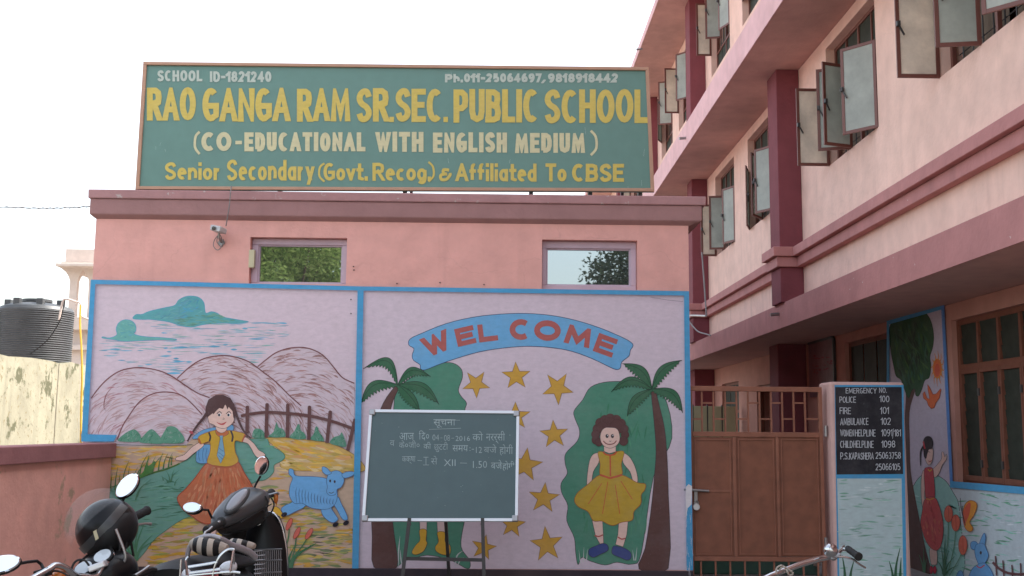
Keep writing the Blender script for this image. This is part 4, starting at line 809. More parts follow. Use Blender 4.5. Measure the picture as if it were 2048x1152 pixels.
# windows: fixed upper lights, outward opening leaves, curtains and grille
def window(y0, y1, z0, z1, zt, leaves, low=False):
    X = X1+.10; fr = .04; m = MB()
    m.quadbox((X, y0, z0), (X+.04, y0+fr, z1)).quadbox((X, y1-fr, z0), (X+.04, y1, z1)).quadbox((X, y0+fr, z0), (X+.04, y1-fr, z0+fr)).quadbox((X, y0+fr, z1-fr), (X+.04, y1-fr, z1))
    m.quadbox((X, y0+fr, zt), (X+.04, y1-fr, zt+.04)); ym = (y0+y1)/2; m.quadbox((X+.001, ym-.02, z0+fr), (X+.039, ym+.02, zt)); m.quadbox((X+.001, ym-.02, zt+.04), (X+.039, ym+.02, z1-fr))
    for q in (() if low else (.25, .75)): m.quadbox((X+.002, y0+(y1-y0)*q-.014, zt+.04), (X+.038, y0+(y1-y0)*q+.014, z1-fr))
    w_ = build('window', m, BROWN, sb, bevel=.003)
    g = MB()
    for k in range(4):
        a = y0+fr+(y1-y0-2*fr)*k/4+.012; b = y0+fr+(y1-y0-2*fr)*(k+1)/4-.012
        build('pane', MB().quadbox((X+.018, a, z0+fr if low else zt+.04), (X+.024, b, zt if low else z1-fr)), DGLASS, w_)
    for k in range(9): y = y0+.1+(y1-y0-.2)*k/8; g.tube([(X+.07, y, z0+.01), (X+.07, y, z1-.01)], .007, 5)
    for k in range(4): z = z0+.2+(z1-z0-.3)*k/3; g.tube([(X+.078, y0+.01, z), (X+.078, y1-.01, z)], .006, 5)
    build('grille', g, IRON, w_)
    c = MB(); n = 26
    for h in (0, 1):
        ya, yb = (y0, y0+(y1-y0)*.44) if h == 0 else (y0+(y1-y0)*.56, y1)
        top = [(X+.14+.025*math.sin(k*2.1+h), ya+(yb-ya)*k/n, z1) for k in range(n+1)]
        c.loft([top, [(x+random.uniform(-.005, .005), y, z0+.05) for x, y, _ in top]], caps=False, closed=False)
    build('curtain', c, CURT, w_, smooth=True)
    for (hy, out, dy, mat) in leaves:
        w3 = math.hypot(out, dy); d = Vector((-out/w3, dy/w3, 0)); nrm = Vector((d.y, -d.x, 0)); base = Vector((X1+.005, hy, 0)); t_ = .034; za, zb = (zt, z1-.1) if low else (z0-.005, zt)
        m = MB(); B = lambda u0, u1, h0, h1, th=.018: m.obox(base+d*((u0+u1)/2)+Vector((0, 0, (h0+h1)/2)), d*(u1-u0)/2, nrm*th/2, Vector((0, 0, (h1-h0)/2)))
        B(0, t_, za, zb); B(w3-t_, w3, za, zb); B(t_, w3-t_, za, za+t_); B(t_, w3-t_, zb-t_, zb)
        s_ = -1 if nrm.y > 0 else 1
        hp = base+d*(w3-t_/2)+Vector((0, 0, za+(zb-za)*.52))+nrm*s_*.02; m.cur = 1; m.bar(hp, hp-d*.05+Vector((0, 0, -.10)), .014, .014); m.bar(hp-nrm*s_*.02, hp+nrm*s_*.02, .03, .045); m.cur = 0
        build('casement', m, [BROWN, IRON], w_, bevel=.002)
        build('casement_pane', MB().obox(base+d*w3/2+Vector((0, 0, (za+zb)/2)), d*(w3/2-t_), nrm*.003, Vector((0, 0, (zb-za)/2-t_))), mat, w_)
F_, P_ = FROST, FROSTP
T1 = 5.44
L1 = [[(8.87, .37, 0, P_), (8.07, .34, .06, F_), (7.16, .27, .3, F_)],
      [(win1[1][1]-.02, .37, 0, P_), (11.22, .33, .1, F_), (11.18, .34, -.12, F_), (win1[1][0]+.02, .26, .3, FROST)],
      [(win1[2][1], .12, -.35, F_), (15.15, .22, -.3, F_), (14.4, .2, .33, F_)],
      [(win1[3][1], .27, 0, P_), (17.7, .26, .05, F_), (win1[3][0], .14, .3, F_)]]
for i, (a, b) in enumerate(win1): window(a, b, *ZA, T1, L1[i] if i < 4 else [(b, .3, 0, P_), ((a+b)/2, .28, .1, F_), (a, .2, .3, F_)])
L2 = [[(win2[0][1], .0, -.38, F_)], [(win2[1][1], .27, 0, P_), (17.72, .27, .06, F_), (win2[1][0], .12, .32, F_)], [(win2[2][1], .3, 0, P_), (21.1, .2, .2, F_)], [(win2[3][1], .14, -.3, F_), (win2[3][0], .3, .1, F_)]]
for i, (a, b) in enumerate(win2): window(a, b, *ZB, 8.21, L2[i] if i < 4 else [(b, .3, 0, P_), ((a+b)/2, .28, .1, F_)], True)
for (x, y), X in (((1372, 276), XS2), ((1558, 628), XS1), ((1283, 98), XS3)):
    p = onX(x, y, X); build('drain_spout', MB().tube([p+Vector((.02, 0, 0)), p+Vector((-.11, -.01, -.012))], .022, 10), STEEL, sb, smooth=True)
# ground floor wall with its openings
gz = 2.785
gfw = [(8.0, Yat(1909, 800, XG), 1.0, 2.62), (Yat(1777, 700, XG)+.02, Yat(1690, 700, XG), .95, 2.66), (Yat(1556, 760, XG)+.5, Yat(1513, 760, XG), .02, 2.3), (Yat(1477, 760, XG), Yat(1444, 760, XG), .9, 2.45), (Yat(1422, 760, XG), Yat(1394, 760, XG), .02, 2.5)]
m = MB(); wall(m, 'X', XG, .23, Y0B, Y1B, 0, gz, gfw); build('wall', m, PINK_SHADE, sb)
m = MB().quadbox((4.08, Yat(1614, 760, XG), 0), (XG-.002, Yat(1614, 760, XG)+.5, gz)); build('pillar', m, MAROON, sb, bevel=.01)
for yy in (22.5, 28.5): build('pillar', MB().quadbox((4.08, yy, 0), (XG-.002, yy+.5, gz)), MAROON, sb, bevel=.01)
for i, (a, b, z0, z1) in enumerate(gfw):
    X = XG+.05
    if i in (0, 1, 3):
        m = MB(); f = .055; zt = z1-.5 if i == 0 else z0+(z1-z0)*.62
        m.quadbox((X, a, z0), (X+.06, a+f, z1)).quadbox((X, b-f, z0), (X+.06, b, z1)).quadbox((X, a+f, z0), (X+.06, b-f, z0+f)).quadbox((X, a+f, z1-f), (X+.06, b-f, z1)); m.quadbox((X-.004, a+f, zt), (X+.064, b-f, zt+.055))
        n = 6 if i == 0 else 3; wn = build('window', m, WOOD, sb, bevel=.004)
        for k in range(n):
            ya = a+f+(b-a-2*f)*k/n; yb = a+f+(b-a-2*f)*(k+1)/n
            if i == 0:
                m = MB(); s = .035
                m.quadbox((X-.012, ya+.004, z0+f), (X+.03, ya+s, zt)).quadbox((X-.012, yb-s, z0+f), (X+.03, yb-.004, zt)).quadbox((X-.012, ya+s, z0+f), (X+.03, yb-s, z0+f+.05)).quadbox((X-.012, ya+s, zt-.04), (X+.03, yb-s, zt))
                build('shutter', m, WOOD, wn, bevel=.003)
                if k: m = MB().quadbox((X-.008, ya-.02, zt+.055), (X+.05, ya+.02, z1-f)); build('mullion', m, WOOD, wn, bevel=.003)
                for q in (.2, .8): z = z0+(zt-z0)*q; build('hinge', MB().obox((X-.018, ya+.004, z), (.006, 0, 0), (0, .018, 0), (0, 0, .035)), IRON, wn)
            elif k: build('mullion', MB().quadbox((X, ya-.015, z0+f), (X+.04, ya+.015, zt)), WOOD, wn)
            for za, zb in ((z0+f, zt), (zt+.055, z1-f)):
                if i == 0:
                    nl = max(3, int((zb-za)/.125)); h = (zb-za)/nl
                    for q in range(nl): zc = za+h*(q+.5); build('louvre', MB().obox((X+.022, (ya+yb)/2, zc), (.003, 0, .0), (0, (yb-ya)/2-.018, 0), (-.006, 0, h*.51)), DGLASS, wn)
                else: build('pane', MB().quadbox((X+.008, ya+.02, za), (X+.012, yb-.02, zb)), DGLASS, wn)
        if i == 0:
            g = MB()
            for k in range(11): z = z0+.12+k*.14; g.quadbox((X+.10, a+.02, z), (X+.115, b-.02, z+.012))
            build('security_bars', g, IRON, wn)
    else: build('doorway_frame', MB().quadbox((X, a, z0), (X+.06, a+.07, z1)).quadbox((X, b-.07, z0), (X+.06, b, z1)).quadbox((X, a+.07, z1-.07), (X+.06, b-.07, z1)), WOOD, sb)
m = MB().quadbox((XG+1.2, Y0B+.2, .0), (XG+1.3, Y1B-.3, gz)); build('inner_partition', m, PINK, sb)
# notice board on the ground floor wall
ya, yb = Yat(1672, 700, XG), Yat(1621, 700, XG)
t = thing('wall_notice', 'dim reddish notice panel on the ground floor wall beyond the gate', 'notice board', (XG, ya, 2))
za, zb = onX(1672, 790, XG).z, onX(1672, 676, XG).z
build('board', MB().quadbox((XG-.03, ya+.04, za), (XG-.004, yb, zb)), simple('faded_notice', ph(118, 84, 88), .6, var=.2), t); build('frame', MB().quadbox((XG-.04, ya, za), (XG-.004, ya+.038, zb)).quadbox((XG-.04, ya+.04, zb+.001), (XG-.004, yb, zb+.04)), IRON, t)
NW = Mural(lambda x, y: onX(x, y, XG-.03), (-1, 0, 0), coat=.003, step=.0004); NW.begin('red_script', t)
for k in range(3): NW.streaks([(1626, 712+k*14), (1668, 706+k*14), (1668, 714+k*14), (1626, 720+k*14)], [ph(140, 70, 80)], 9, 8, 3, -.1, .3)
NW.end()
# pipes and cables on the building
def run(nm, pts, X, r, mat, label, cat):
    m = MB().tube([onX(x, y, X) for x, y in pts], r, 8); p = m.v[0]; return tag(build(nm, m, mat, smooth=True, loc=p), label, cat)
run('conduit', [(1404, 505), (1408, 560), (1413, 632)], 3.40, .014, CABLE, 'grey conduit running down the maroon pillar behind the gatehouse', 'conduit')
run('drain_pipe', [(1374, 631), (1392, 631), (1412, 632)], 3.42, .018, STEEL, 'short horizontal grey pipe joined to the conduit beside the gatehouse corner', 'pipe')
run('cable', cr([(1376, 640), (1388, 655), (1398, 664), (1412, 668), (1421, 671)], False, 5), 3.40, .012, CABLE, 'pale cable sagging from the short pipe to the slab edge', 'cable')
# ================================================================== mural on the ground floor wall
RW = Mural(lambda x, y: onX(x, y, XG), (-1, 0, 0), coat=.004, step=.00008)
R6 = (1640, 740, 2.7966); R4 = (1600, 560, 3.388)
RL = ph(186, 178, 192)
RW.begin('mural_panel', sb, 'tall painted panel with a tree and a girl', CX0)
RW.poly([(1778, 643), (1890, 610), (1907, 972), (1930, 1330), (1778, 1350)], RL, False); RW.end(); PT = RW.last
RW.begin('mural_panel', sb, 'low painted strip below the window', CX0)
RW.poly([(1906, 975), (2230, 1004), (2230, 1500), (1906, 1330)], ph(178, 188, 192), False); RW.end(); PB = RW.last
RW.begin('painted_hill', PT, crop=R6)
RW.poly([(512, 720), (530, 640), (570, 590), (620, 575), (660, 590), (710, 625), (750, 690), (775, 740), (790, 860), (795, 1160), (520, 1160)], ph(140, 186, 178), line=INK, lw=1)
RW.streaks([(520, 700), (600, 590), (700, 640), (780, 760), (780, 1150), (520, 1150)], [ph(120, 176, 164), ph(160, 196, 190), ph(150, 188, 180)], 60, 26, 4, .3, .3)
RW.begin('painted_marks', PB, crop=R6)
RW.streaks([(750, 680), (1141, 700), (1141, 1150), (790, 1150), (770, 740)], [ph(120, 176, 150), ph(96, 150, 120), ph(150, 196, 186), ph(190, 196, 200)], 110, 22, 3, .1, .15)
RW.begin('painted_tree', PT, 'painted tree with a tall rounded crown', R4)
RW.poly([(690, 690), (720, 760), (715, 900), (705, 1100), (700, 1300), (715, 1600), (760, 1990), (890, 1990), (850, 1800), (790, 1500), (755, 1300), (748, 1100), (745, 900), (775, 780), (800, 700), (740, 740)], ph(92, 70, 66), n=3)
RW.poly([(618, 300), (612, 400), (622, 500), (640, 590), (655, 650), (690, 680), (715, 750), (740, 800), (760, 750), (782, 740), (788, 780), (808, 785), (830, 740), (850, 680), (880, 660), (892, 580), (885, 520), (905, 450), (910, 370), (895, 290), (870, 240), (840, 228), (700, 262)], ph(52, 86, 60), line=ph(36, 50, 40), lw=.8)
RW.streaks([(640, 320), (860, 260), (890, 500), (850, 650), (740, 760), (660, 600)], [ph(66, 104, 62), ph(46, 76, 56), ph(58, 96, 80), ph(42, 64, 50)], 120, 30, 4, 1.3, .3)
RW.begin('painted_sun', PT, crop=R4)
for k in range(12):
    a = k*math.pi/6; RW.line([(938+24*math.cos(a), 600+50*math.sin(a)), (938+38*math.cos(a+.15), 600+85*math.sin(a+.15)), (938+46*math.cos(a), 600+120*math.sin(a))], ph(206, 130, 60), 2.6, .8, True)
RW.ell(936, 600, 30, 66, ph(210, 110, 62), 0, ph(206, 150, 60), 1.4); RW.ell(936, 610, 18, 44, ph(200, 90, 66))
RW.begin('painted_bird', PT, crop=R4)
RW.poly([(838, 770), (850, 755), (866, 800), (884, 806), (872, 740), (870, 706), (885, 730), (906, 775), (930, 770), (958, 735), (962, 745), (950, 800), (925, 835), (915, 865), (895, 872), (875, 850), (865, 820), (842, 800)], ph(206, 108, 70), False, line=ph(140, 60, 50), lw=.8)
RW.begin('painted_girl', PT, 'painted waving girl with a ponytail and a red dress', R6)
for q in ([(635, 560), (660, 530), (685, 495), (685, 462), (696, 460), (702, 485), (712, 470), (712, 500), (690, 530), (670, 580), (645, 600)], [(585, 560), (572, 600), (570, 680), (578, 770), (592, 770), (590, 680), (600, 600)], [(618, 1000), (655, 1000), (660, 1080), (640, 1090), (625, 1080)]): RW.poly(q, SKIN, line=INK, lw=.7)
RW.poly([(588, 560), (605, 545), (635, 550), (642, 600), (648, 690), (640, 720), (600, 725), (590, 640)], ph(176, 72, 80), line=INK, lw=.7)
RW.poly([(592, 722), (645, 712), (672, 760), (692, 840), (694, 920), (680, 985), (655, 1010), (620, 990), (590, 940), (568, 860), (575, 800)], ph(184, 82, 82), line=INK, lw=.7)
RW.streaks([(600, 730), (645, 725), (685, 860), (660, 990), (580, 880)], [ph(196, 104, 88), ph(170, 70, 74)], 30, 16, 4, 1.4, .15)
RW.line([(600, 720), (620, 726), (645, 716)], ph(200, 150, 60), 2)
RW.poly([(592, 480), (605, 440), (636, 440), (636, 490), (628, 522), (612, 530), (598, 510)], SKIN, line=INK, lw=.7)
RW.poly([(585, 470), (582, 400), (598, 372), (625, 374), (638, 405), (632, 440), (615, 445), (606, 470), (600, 495), (590, 490)], ph(50, 44, 50)); RW.line([(588, 420), (568, 460), (568, 535)], ph(50, 44, 50), 4, .6, True); RW.line([(583, 400), (592, 440)], ph(180, 60, 70), 3)
RW.line([(612, 508), (622, 513), (630, 505)], ph(180, 60, 60), 1.6); RW.line([(608, 460), (616, 456), (622, 462)], INK, 1); RW.line([(610, 556), (620, 566), (632, 556)], ph(206, 170, 60), 2)
for x in (628, 648): RW.ell(x, 1118, 10, 22, ph(178, 50, 70), 0, INK, .6)
RW.begin('painted_stems', PT, crop=R6)
for x, y, xb, yb in ((725, 805, 690, 1140), (766, 855, 720, 1140), (806, 980, 730, 1150)): RW.line([(x, y+30), ((x+xb)/2+12, (y+yb)/2), (xb, yb)], ph(90, 130, 100), 1.4, 0, True)
for x, y in ((725, 805), (766, 855), (806, 980)): RW.begin('painted_tulip', PT, crop=R6); RW.ell(x, y, 24, 46 if y < 900 else 54, ph(202, 104, 84), 0, ph(150, 66, 60), .8); RW.line([(x, y-40), (x+3, y+40)], ph(170, 80, 66), 1)
RW.begin('painted_grass', PT, crop=R6)
for k, (dx, h) in enumerate(((-40, 90), (-15, 160), (8, 230), (30, 150), (60, 110), (80, 60))): x = 700; RW.line([(x, 1152), (x+dx*.4, 1152-h*.6), (x+dx, 1152-h)], ph(66, 110, 84), 4, .9, True)
for k, (dx, h) in enumerate(((-30, 120), (-5, 160), (15, 100))): x = 590; RW.line([(x, 1152), (x+dx*.4, 1152-h*.6), (x+dx, 1152-h)], ph(76, 120, 90), 4, .9, True)
RW.begin('painted_butterfly', PB, crop=R6)
RW.poly([(818, 880), (806, 820), (815, 760), (840, 732), (872, 735), (886, 760), (870, 810), (845, 850), (862, 880), (858, 900), (838, 902)], ph(208, 138, 52), line=ph(150, 80, 50), lw=1); RW.poly([(815, 870), (808, 800), (830, 750), (850, 745), (845, 800), (825, 850)], ph(200, 90, 66)); RW.line([(822, 870), (800, 790), (792, 715)], INK, 1.2, 0, True); RW.line([(822, 870), (806, 800), (805, 760)], INK, 1, 0, True)
RW.begin('painted_puppy', PB, 'painted small blue puppy by a fence', R6)
for q in ([(900, 975), (915, 930), (928, 912), (935, 940), (925, 985)], [(850, 985), (855, 962), (880, 960), (895, 985), (880, 1005), (858, 1002)], [(880, 980), (920, 970), (940, 1005), (950, 1040), (930, 1080), (905, 1100), (890, 1075), (875, 1030)], [(880, 1095), (930, 1080), (970, 1130), (975, 1200), (840, 1200), (850, 1130)], [(770, 1160), (785, 1125), (805, 1130), (812, 1180), (780, 1190)]): RW.poly(q, ph(100, 152, 196), line=ph(60, 90, 140), lw=.9)
RW.line([(884, 1095), (905, 1106), (930, 1090)], ph(180, 70, 80), 2.2, 0, True); RW.ell(908, 1022, 6, 9, INK)
RW.begin('painted_fence', PB, crop=R6)
RW.line([(975, 1075), (1010, 1110), (1060, 1135), (1140, 1142), (1260, 1120)], ph(100, 64, 66), 5, 0, True)
for x, a, b in ((990, 1040, 1150), (1032, 1065, 1170), (1082, 1090, 1180), (1130, 1080, 1190), (1180, 1070, 1190)): RW.line([(x, a), (x+6, b)], ph(100, 64, 66), 2.6)
RW.begin('painted_border', sb, 'blue border bands of the wall mural', CX0)
RW.poly([(1776, 641), (1890, 609), (1890, 618), (1776, 650)], BLUE, False); RW.poly([(1885, 611), (1891, 609), (1909, 968), (1903, 970)], ph(86, 130, 190), False); RW.poly([(1776, 643), (1781, 641), (1782, 1340), (1776, 1340)], BLUE, False); RW.poly([(1903, 962), (2300, 994), (2300, 1011), (1903, 975)], BLUE, False)
RW.end()
# ================================================================== gate column with the emergency board
YC = 9.93
cp = thing('gate_column', 'thick plastered gate column carrying the black emergency numbers board', 'column', (3.3, YC, 0))
cz = onY(1735, 764, YC).z; xa = onY(1662, 850, YC).x; xb = onY(1812, 850, YC).x
m = MB().quadbox((xa, YC, 0), (xb, YC+.36, cz)); build('shaft', m, COLP, cp, bevel=.025)
CM = Mural(lambda x, y: onY(x, y, YC), (0, -1, 0), coat=.002, step=.00008)
CM.begin('mural_panel', cp, 'pale painted lower panel with green strokes and grass', CX0)
CM.poly([(1669, 770), (1807, 770), (1815, 1300), (1677, 1300)], BLUE, False)
CM.poly([(1674, 957), (1803, 957), (1809, 1300), (1682, 1300)], ph(176, 190, 190), False)
CM.streaks([(1676, 960), (1800, 960), (1806, 1160), (1680, 1160)], [ph(150, 184, 170), ph(120, 160, 140), ph(190, 198, 198), ph(160, 180, 176)], 130, 24, 3, .02, .08)
for x, y0_, dx, h in ((1690, 1170, -6, 60), (1700, 1170, 8, 50), (1790, 1170, 10, 75), (1800, 1170, 2, 55), (1786, 1170, -8, 48)): CM.line([(x, y0_), (x+dx*.2, y0_-h*.5), (x+dx, y0_-h)], ph(56, 92, 66), 8, .9, True)
CM.end()
CM.begin('emergency_board', cp, 'black board with white emergency telephone numbers', CX0)
CM.poly([(1670, 774), (1803, 774), (1806, 948), (1673, 949)], ph(44, 42, 46), False); CM.end(); EB = CM.last
WH = ph(186, 186, 190)
for a in (('EMERGENCY', 143, 315, 101, 131, 4.5, 3), ('NO.', 330, 372, 99, 128, 4.5, 3), ('POLICE', 108, 200, 148, 182, 5, 2), ('100', 333, 387, 144, 180, 5.5, 3), ('FIRE', 109, 172, 210, 247, 5, 2), ('101', 336, 385, 207, 246, 5.5, 3), ('AMBULANCE', 112, 270, 269, 308, 5, 2), ('102', 340, 395, 268, 307, 5.5, 3), ('WOMEN', 112, 190, 333, 371, 5, 1), ('HELPLINE', 195, 310, 333, 371, 5, 1.5), ('1091', 342, 403, 332, 371, 5, 2.5), ('/', 404, 412, 330, 380, 3, 1), ('181', 414, 450, 332, 371, 5, 2), ('CHILD', 112, 182, 396, 435, 5, 1.5), ('HELPLINE', 186, 299, 396, 435, 5, 1.5), ('1098', 343, 420, 395, 434, 5.5, 2.5), ('P.S.', 113, 158, 462, 500, 5, 2), ('KAPASHERA', 162, 300, 462, 500, 5, 1.5), ('25063758', 310, 451, 460, 497, 5, 2.5), ('25066105', 310, 448, 523, 560, 5, 2.5)):
    CM.begin('lettering', EB, crop=R6); zk = CM.z; word(CM, *a[:5], a[5]*.72, WH, a[6], jitter=.03); CM.end(); CM.z = zk
CM.end()
# ================================================================== gate
YG = 10.02
gt = thing('entrance_gate', 'closed brown metal gate with geometric grille top and three sheet panels', 'gate', (2.4, YG, 0))
def gb(nm, x0, y0, x1, y1, d0, d1, mat=GATE, **k): q = rectY(x0, y0, x1, y1, YG); g_ = rectY(x0, 860, x1, 1000, YG); return build(nm, MB().quadbox((g_[0], YG+d0, q[2]), (g_[1], YG+d1, q[3])), mat, gt, **k)
gb('frame_rail', 1378, 773, 1648, 783, 0, .04, bevel=.004); gb('frame_rail', 1386, 864, 1641, 874, 0, .04, bevel=.004); gb('frame_rail', 1386, 1114, 1641, 1123, 0, .04, bevel=.004)
gb('frame_stile', 1378, 783.2, 1386, 1260, 0, .04, bevel=.004); gb('frame_stile', 1641, 783.2, 1648, 1260, 0, .04, bevel=.004)
for a, b in ((1466, 1473), (1553, 1559)): gb('panel_stile', a, 874.2, b, 1113.8, .002, .038, bevel=.004)
for a, b in ((1386, 1466), (1473, 1553), (1559, 1641)):
    gb('sheet_panel', a+.2, 874.2, b-.2, 1113.8, .016, .024, GATEP)
    o = MB(); x0, x1 = a+4, b-4
    for q in ((x0, 878, x0+2, 1110), (x1-2, 878, x1, 1110), (x0+2, 878, x1-2, 880), (x0+2, 1108, x1-2, 1110)): v_ = rectY(*q, YG); w_ = rectY(q[0], 860, q[2], 1000, YG); o.quadbox((w_[0], YG+.004, v_[2]), (w_[1], YG+.016, v_[3]))
    build('panel_beading', o, GATE, gt)
gb('cross_rail', 1387, 980, 1466, 984, .008, .015)
xs = [1406, 1429.5, 1453, 1476, 1499, 1522, 1545.5, 1568, 1591, 1614]
for k, x in enumerate(xs): gb('grille_bar', x-1.6, 783.2, x+1.6, 863.8, .01, .03)
cells = [1386]+xs+[1641]
pat = {0: (1,), 1: (0,), 2: (1,), 3: (0,), 4: (1,), 5: (0,), 6: (1,), 7: (0,), 8: (1,), 9: (0,), 10: (1,)}
for k in range(len(cells)-1):
    a, b = cells[k]+1.8, cells[k+1]-1.8; y = 838 if pat[k][0] else 806
    gb('grille_crosspiece', a, y-1.6, b, y+1.6, .012, .028)
for k in range(9):
    x = 1400+k*29; gb('picket', x-1.5, 1123.2, x+1.5, 1255, .01, .03)
p = onY(1374, 979, YG-.02); q = onY(1418, 982, YG-.02)
build('sliding_bolt', MB().tube([(p.x-.03, YG-.016, p.z), (q.x, YG-.016, q.z)], .012, 10), STEEL, gt, smooth=True)
p = onY(1392, 984, YG-.02); build('hasp', MB().obox((p.x, YG-.012, p.z-.06), (.016, 0, 0), (0, .004, 0), (0, 0, .075)), STEEL, gt, bevel=.003)
for x, y in ((1650, 862), (1650, 1086)): p = onY(x, y, YG); build('hinge', MB().lathe([(.016, -.05), (.016, .05)], (p.x+.008, YG-.005, p.z), (0, 0, 1), 10), STEEL, gt)
p = onY(1393, 1014, YG-.04); t = thing('padlock', 'round steel padlock hanging from the brown gate bolt', 'padlock', (p.x, YG-.03, p.z))
build('lock_body', MB().lathe([(.0, -.013), (.028, -.013), (.033, 0), (.028, .013), (0, .013)], (p.x, YG-.035, p.z), (0, 1, 0), 18), ALU, t, smooth=True)
build('shackle', MB().tube([(p.x+.02*math.cos(a), YG-.035, p.z+.03+.024*math.sin(a)) for a in [math.pi*k/8 for k in range(9)]], .005, 6), STEEL, t, smooth=True)
# things in the courtyard seen through and under the gate
t = thing('planter_ledge', 'teal painted ledge with a white edge seen under the gate', 'ledge', (2.4, 12.3, .05))
build('ledge', MB().quadbox((1.9, 11.3, .051), (3.3, 15, .24)), TEAL, t, bevel=.01); build('edge_strip', MB().obox((2.95, 12.0, .2), (.35, -.72, 0), (.03, .02, 0), (0, 0, .06)), CREAM, t)
t = thing('pale_screen', 'pale greenish panel screen seen through the grille at the gate left end', 'screen', (3, 22, 0))
a = onY(1386, 812, 20); b = onY(1474, 866, 20)
for k in range(3): x0, x1 = a.x+(b.x-a.x)*k/3+.01, a.x+(b.x-a.x)*(k+1)/3-.01; build('panel', MB().quadbox((x0, 20, .1), (x1, 20.05, a.z)), simple('pale_green_sheet', ph(176, 176, 140), .6) if k == 0 else bpy.data.materials['pale_green_sheet'], t, bevel=.01)
for k in range(4): x0 = a.x+(b.x-a.x)*k/3; build('post', MB().quadbox((x0-.009, 20, .05), (x0+.009, 20.04, a.z+.03)), IRON, t)
m = MB(); wall(m, 'Y', 39.5, .3, 1.0, 4.45, 0.05, 2.4); t = build('courtyard_end_wall', m, CREAM, loc=(2, 39.5, 0)); tag(t, 'far cream wall closing the courtyard behind the gate', 'wall')
# ================================================================== boundary wall at the left
bw = thing('boundary_wall', 'low weathered pink boundary wall with dull maroon coping at the left', 'wall', (-3.7, 5, 0))
m = MB().quadbox((-3.73, -2, 0), (-3.53, YF-.034, 1.215)); build('wall', m, WALLP, bw)
for k in range(4):
    ya = -2+k*3.0; yb = min(ya+2.996, YF-.034); build('coping', MB().quadbox((-3.77, ya, 1.216), (-3.49, yb, 1.345)), COPE, bw, bevel=.008)
# ================================================================== left background
yw = thing('rooftop_wall', 'tall mouldy cream wall in bright sun at the far left', 'wall', (-6.6, 15, 0))
m = MB(); n = 40; top = [(8+(14*k/n), 2.43+random.uniform(-.035, .03)) for k in range(n+1)]
m.loft([[(-6.5, y, 0), (-6.5, y, z), (-6.75, y, z-.02), (-6.75, y, 0)] for y, z in top]); build('wall', m, YELLOW, yw)
t = thing('tank_platform', 'flat roof behind the mouldy wall carrying the black water tanks', 'roof', (-9, 17, 0))
build('deck', MB().quadbox((-14, 10, 2.0), (-6.76, 23, 2.2)), CREAM, t); build('walls', MB().quadbox((-13.8, 10.2, 0), (-6.78, 22.8, 1.995)), CREAM, t)
def tank(cx_, cy_, lab):
    t = thing('water_tank', lab, 'water tank', (cx_, cy_, 2.2), 'black rooftop water tanks'); r = .535; z = 2.2; prof = [(r-.03, 0), (r, .02)]
    k = 0
    while z+.05+k*.033 < 3.22:
        h = .05+k*.033; prof += [(r, h), (r+.012, h+.012), (r, h+.024)]; k += 1
    H = .05+k*.033
    build('body', MB().lathe(prof+[(r+.005, H), (r-.02, H+.05), (r-.16, H+.10), (.2, H+.13), (.0, H+.13)], (cx_, cy_, z), seg=48), TANKM, t, smooth=True)
    build('lid', MB().lathe([(.2, H+.131), (.22, H+.14), (.22, H+.18), (.0, H+.19)], (cx_, cy_, z), seg=24), TANKM, t, smooth=True)
    for a in (200, 250, 300, 350): x = cx_+.40*math.cos(R(a)); y = cy_+.40*math.sin(R(a)); build('lug', MB().obox((x, y, z+H+.11), (.05, 0, 0), (0, .05, 0), (0, 0, .055)), TANKM, t, bevel=.01)
    return t
c1 = onY(71, 660, 16.6); tank(c1.x, 16.6, 'large ribbed black water tank standing wholly in view behind the mouldy wall')
c2 = onY(-62, 660, 16.9); tank(c2.x, 16.9, 'second ribbed black water tank cut off by the left edge of the photograph')
m = MB().tube([onY(x, y, 16.1) for x, y in cr([(118, 640), (122, 618), (126, 602), (133, 598), (150, 603), (161, 608), (162, 630), (170, 636), (180, 640)], False, 3)], .016, 8); tag(build('water_pipe', m, CREAM, smooth=True, loc=(-7, 16, 2.4)), 'thin pale water pipe bending over the top of the black tank', 'pipe')
m = MB().tube([onY(x, y, 16.0) for x, y in cr([(161, 610), (160, 650), (163, 700), (164, 760), (162, 830), (162, 960)], False, 4)], .015, 8); tag(build('yellow_hose', m, HOSE, smooth=True, loc=(-6.3, 16, 2)), 'yellow hose hanging down between the mouldy wall and the gatehouse', 'hose')
m = MB().tube([onY(x, y, 16.05) for x, y in cr([(130, 600), (120, 640), (95, 680), (60, 708)], False, 5)], .009, 6); tag(build('black_tube', m, RUBBER, smooth=True, loc=(-7.2, 16, 2.6)), 'thin dark tube trailing down the front of the black tank', 'tube')
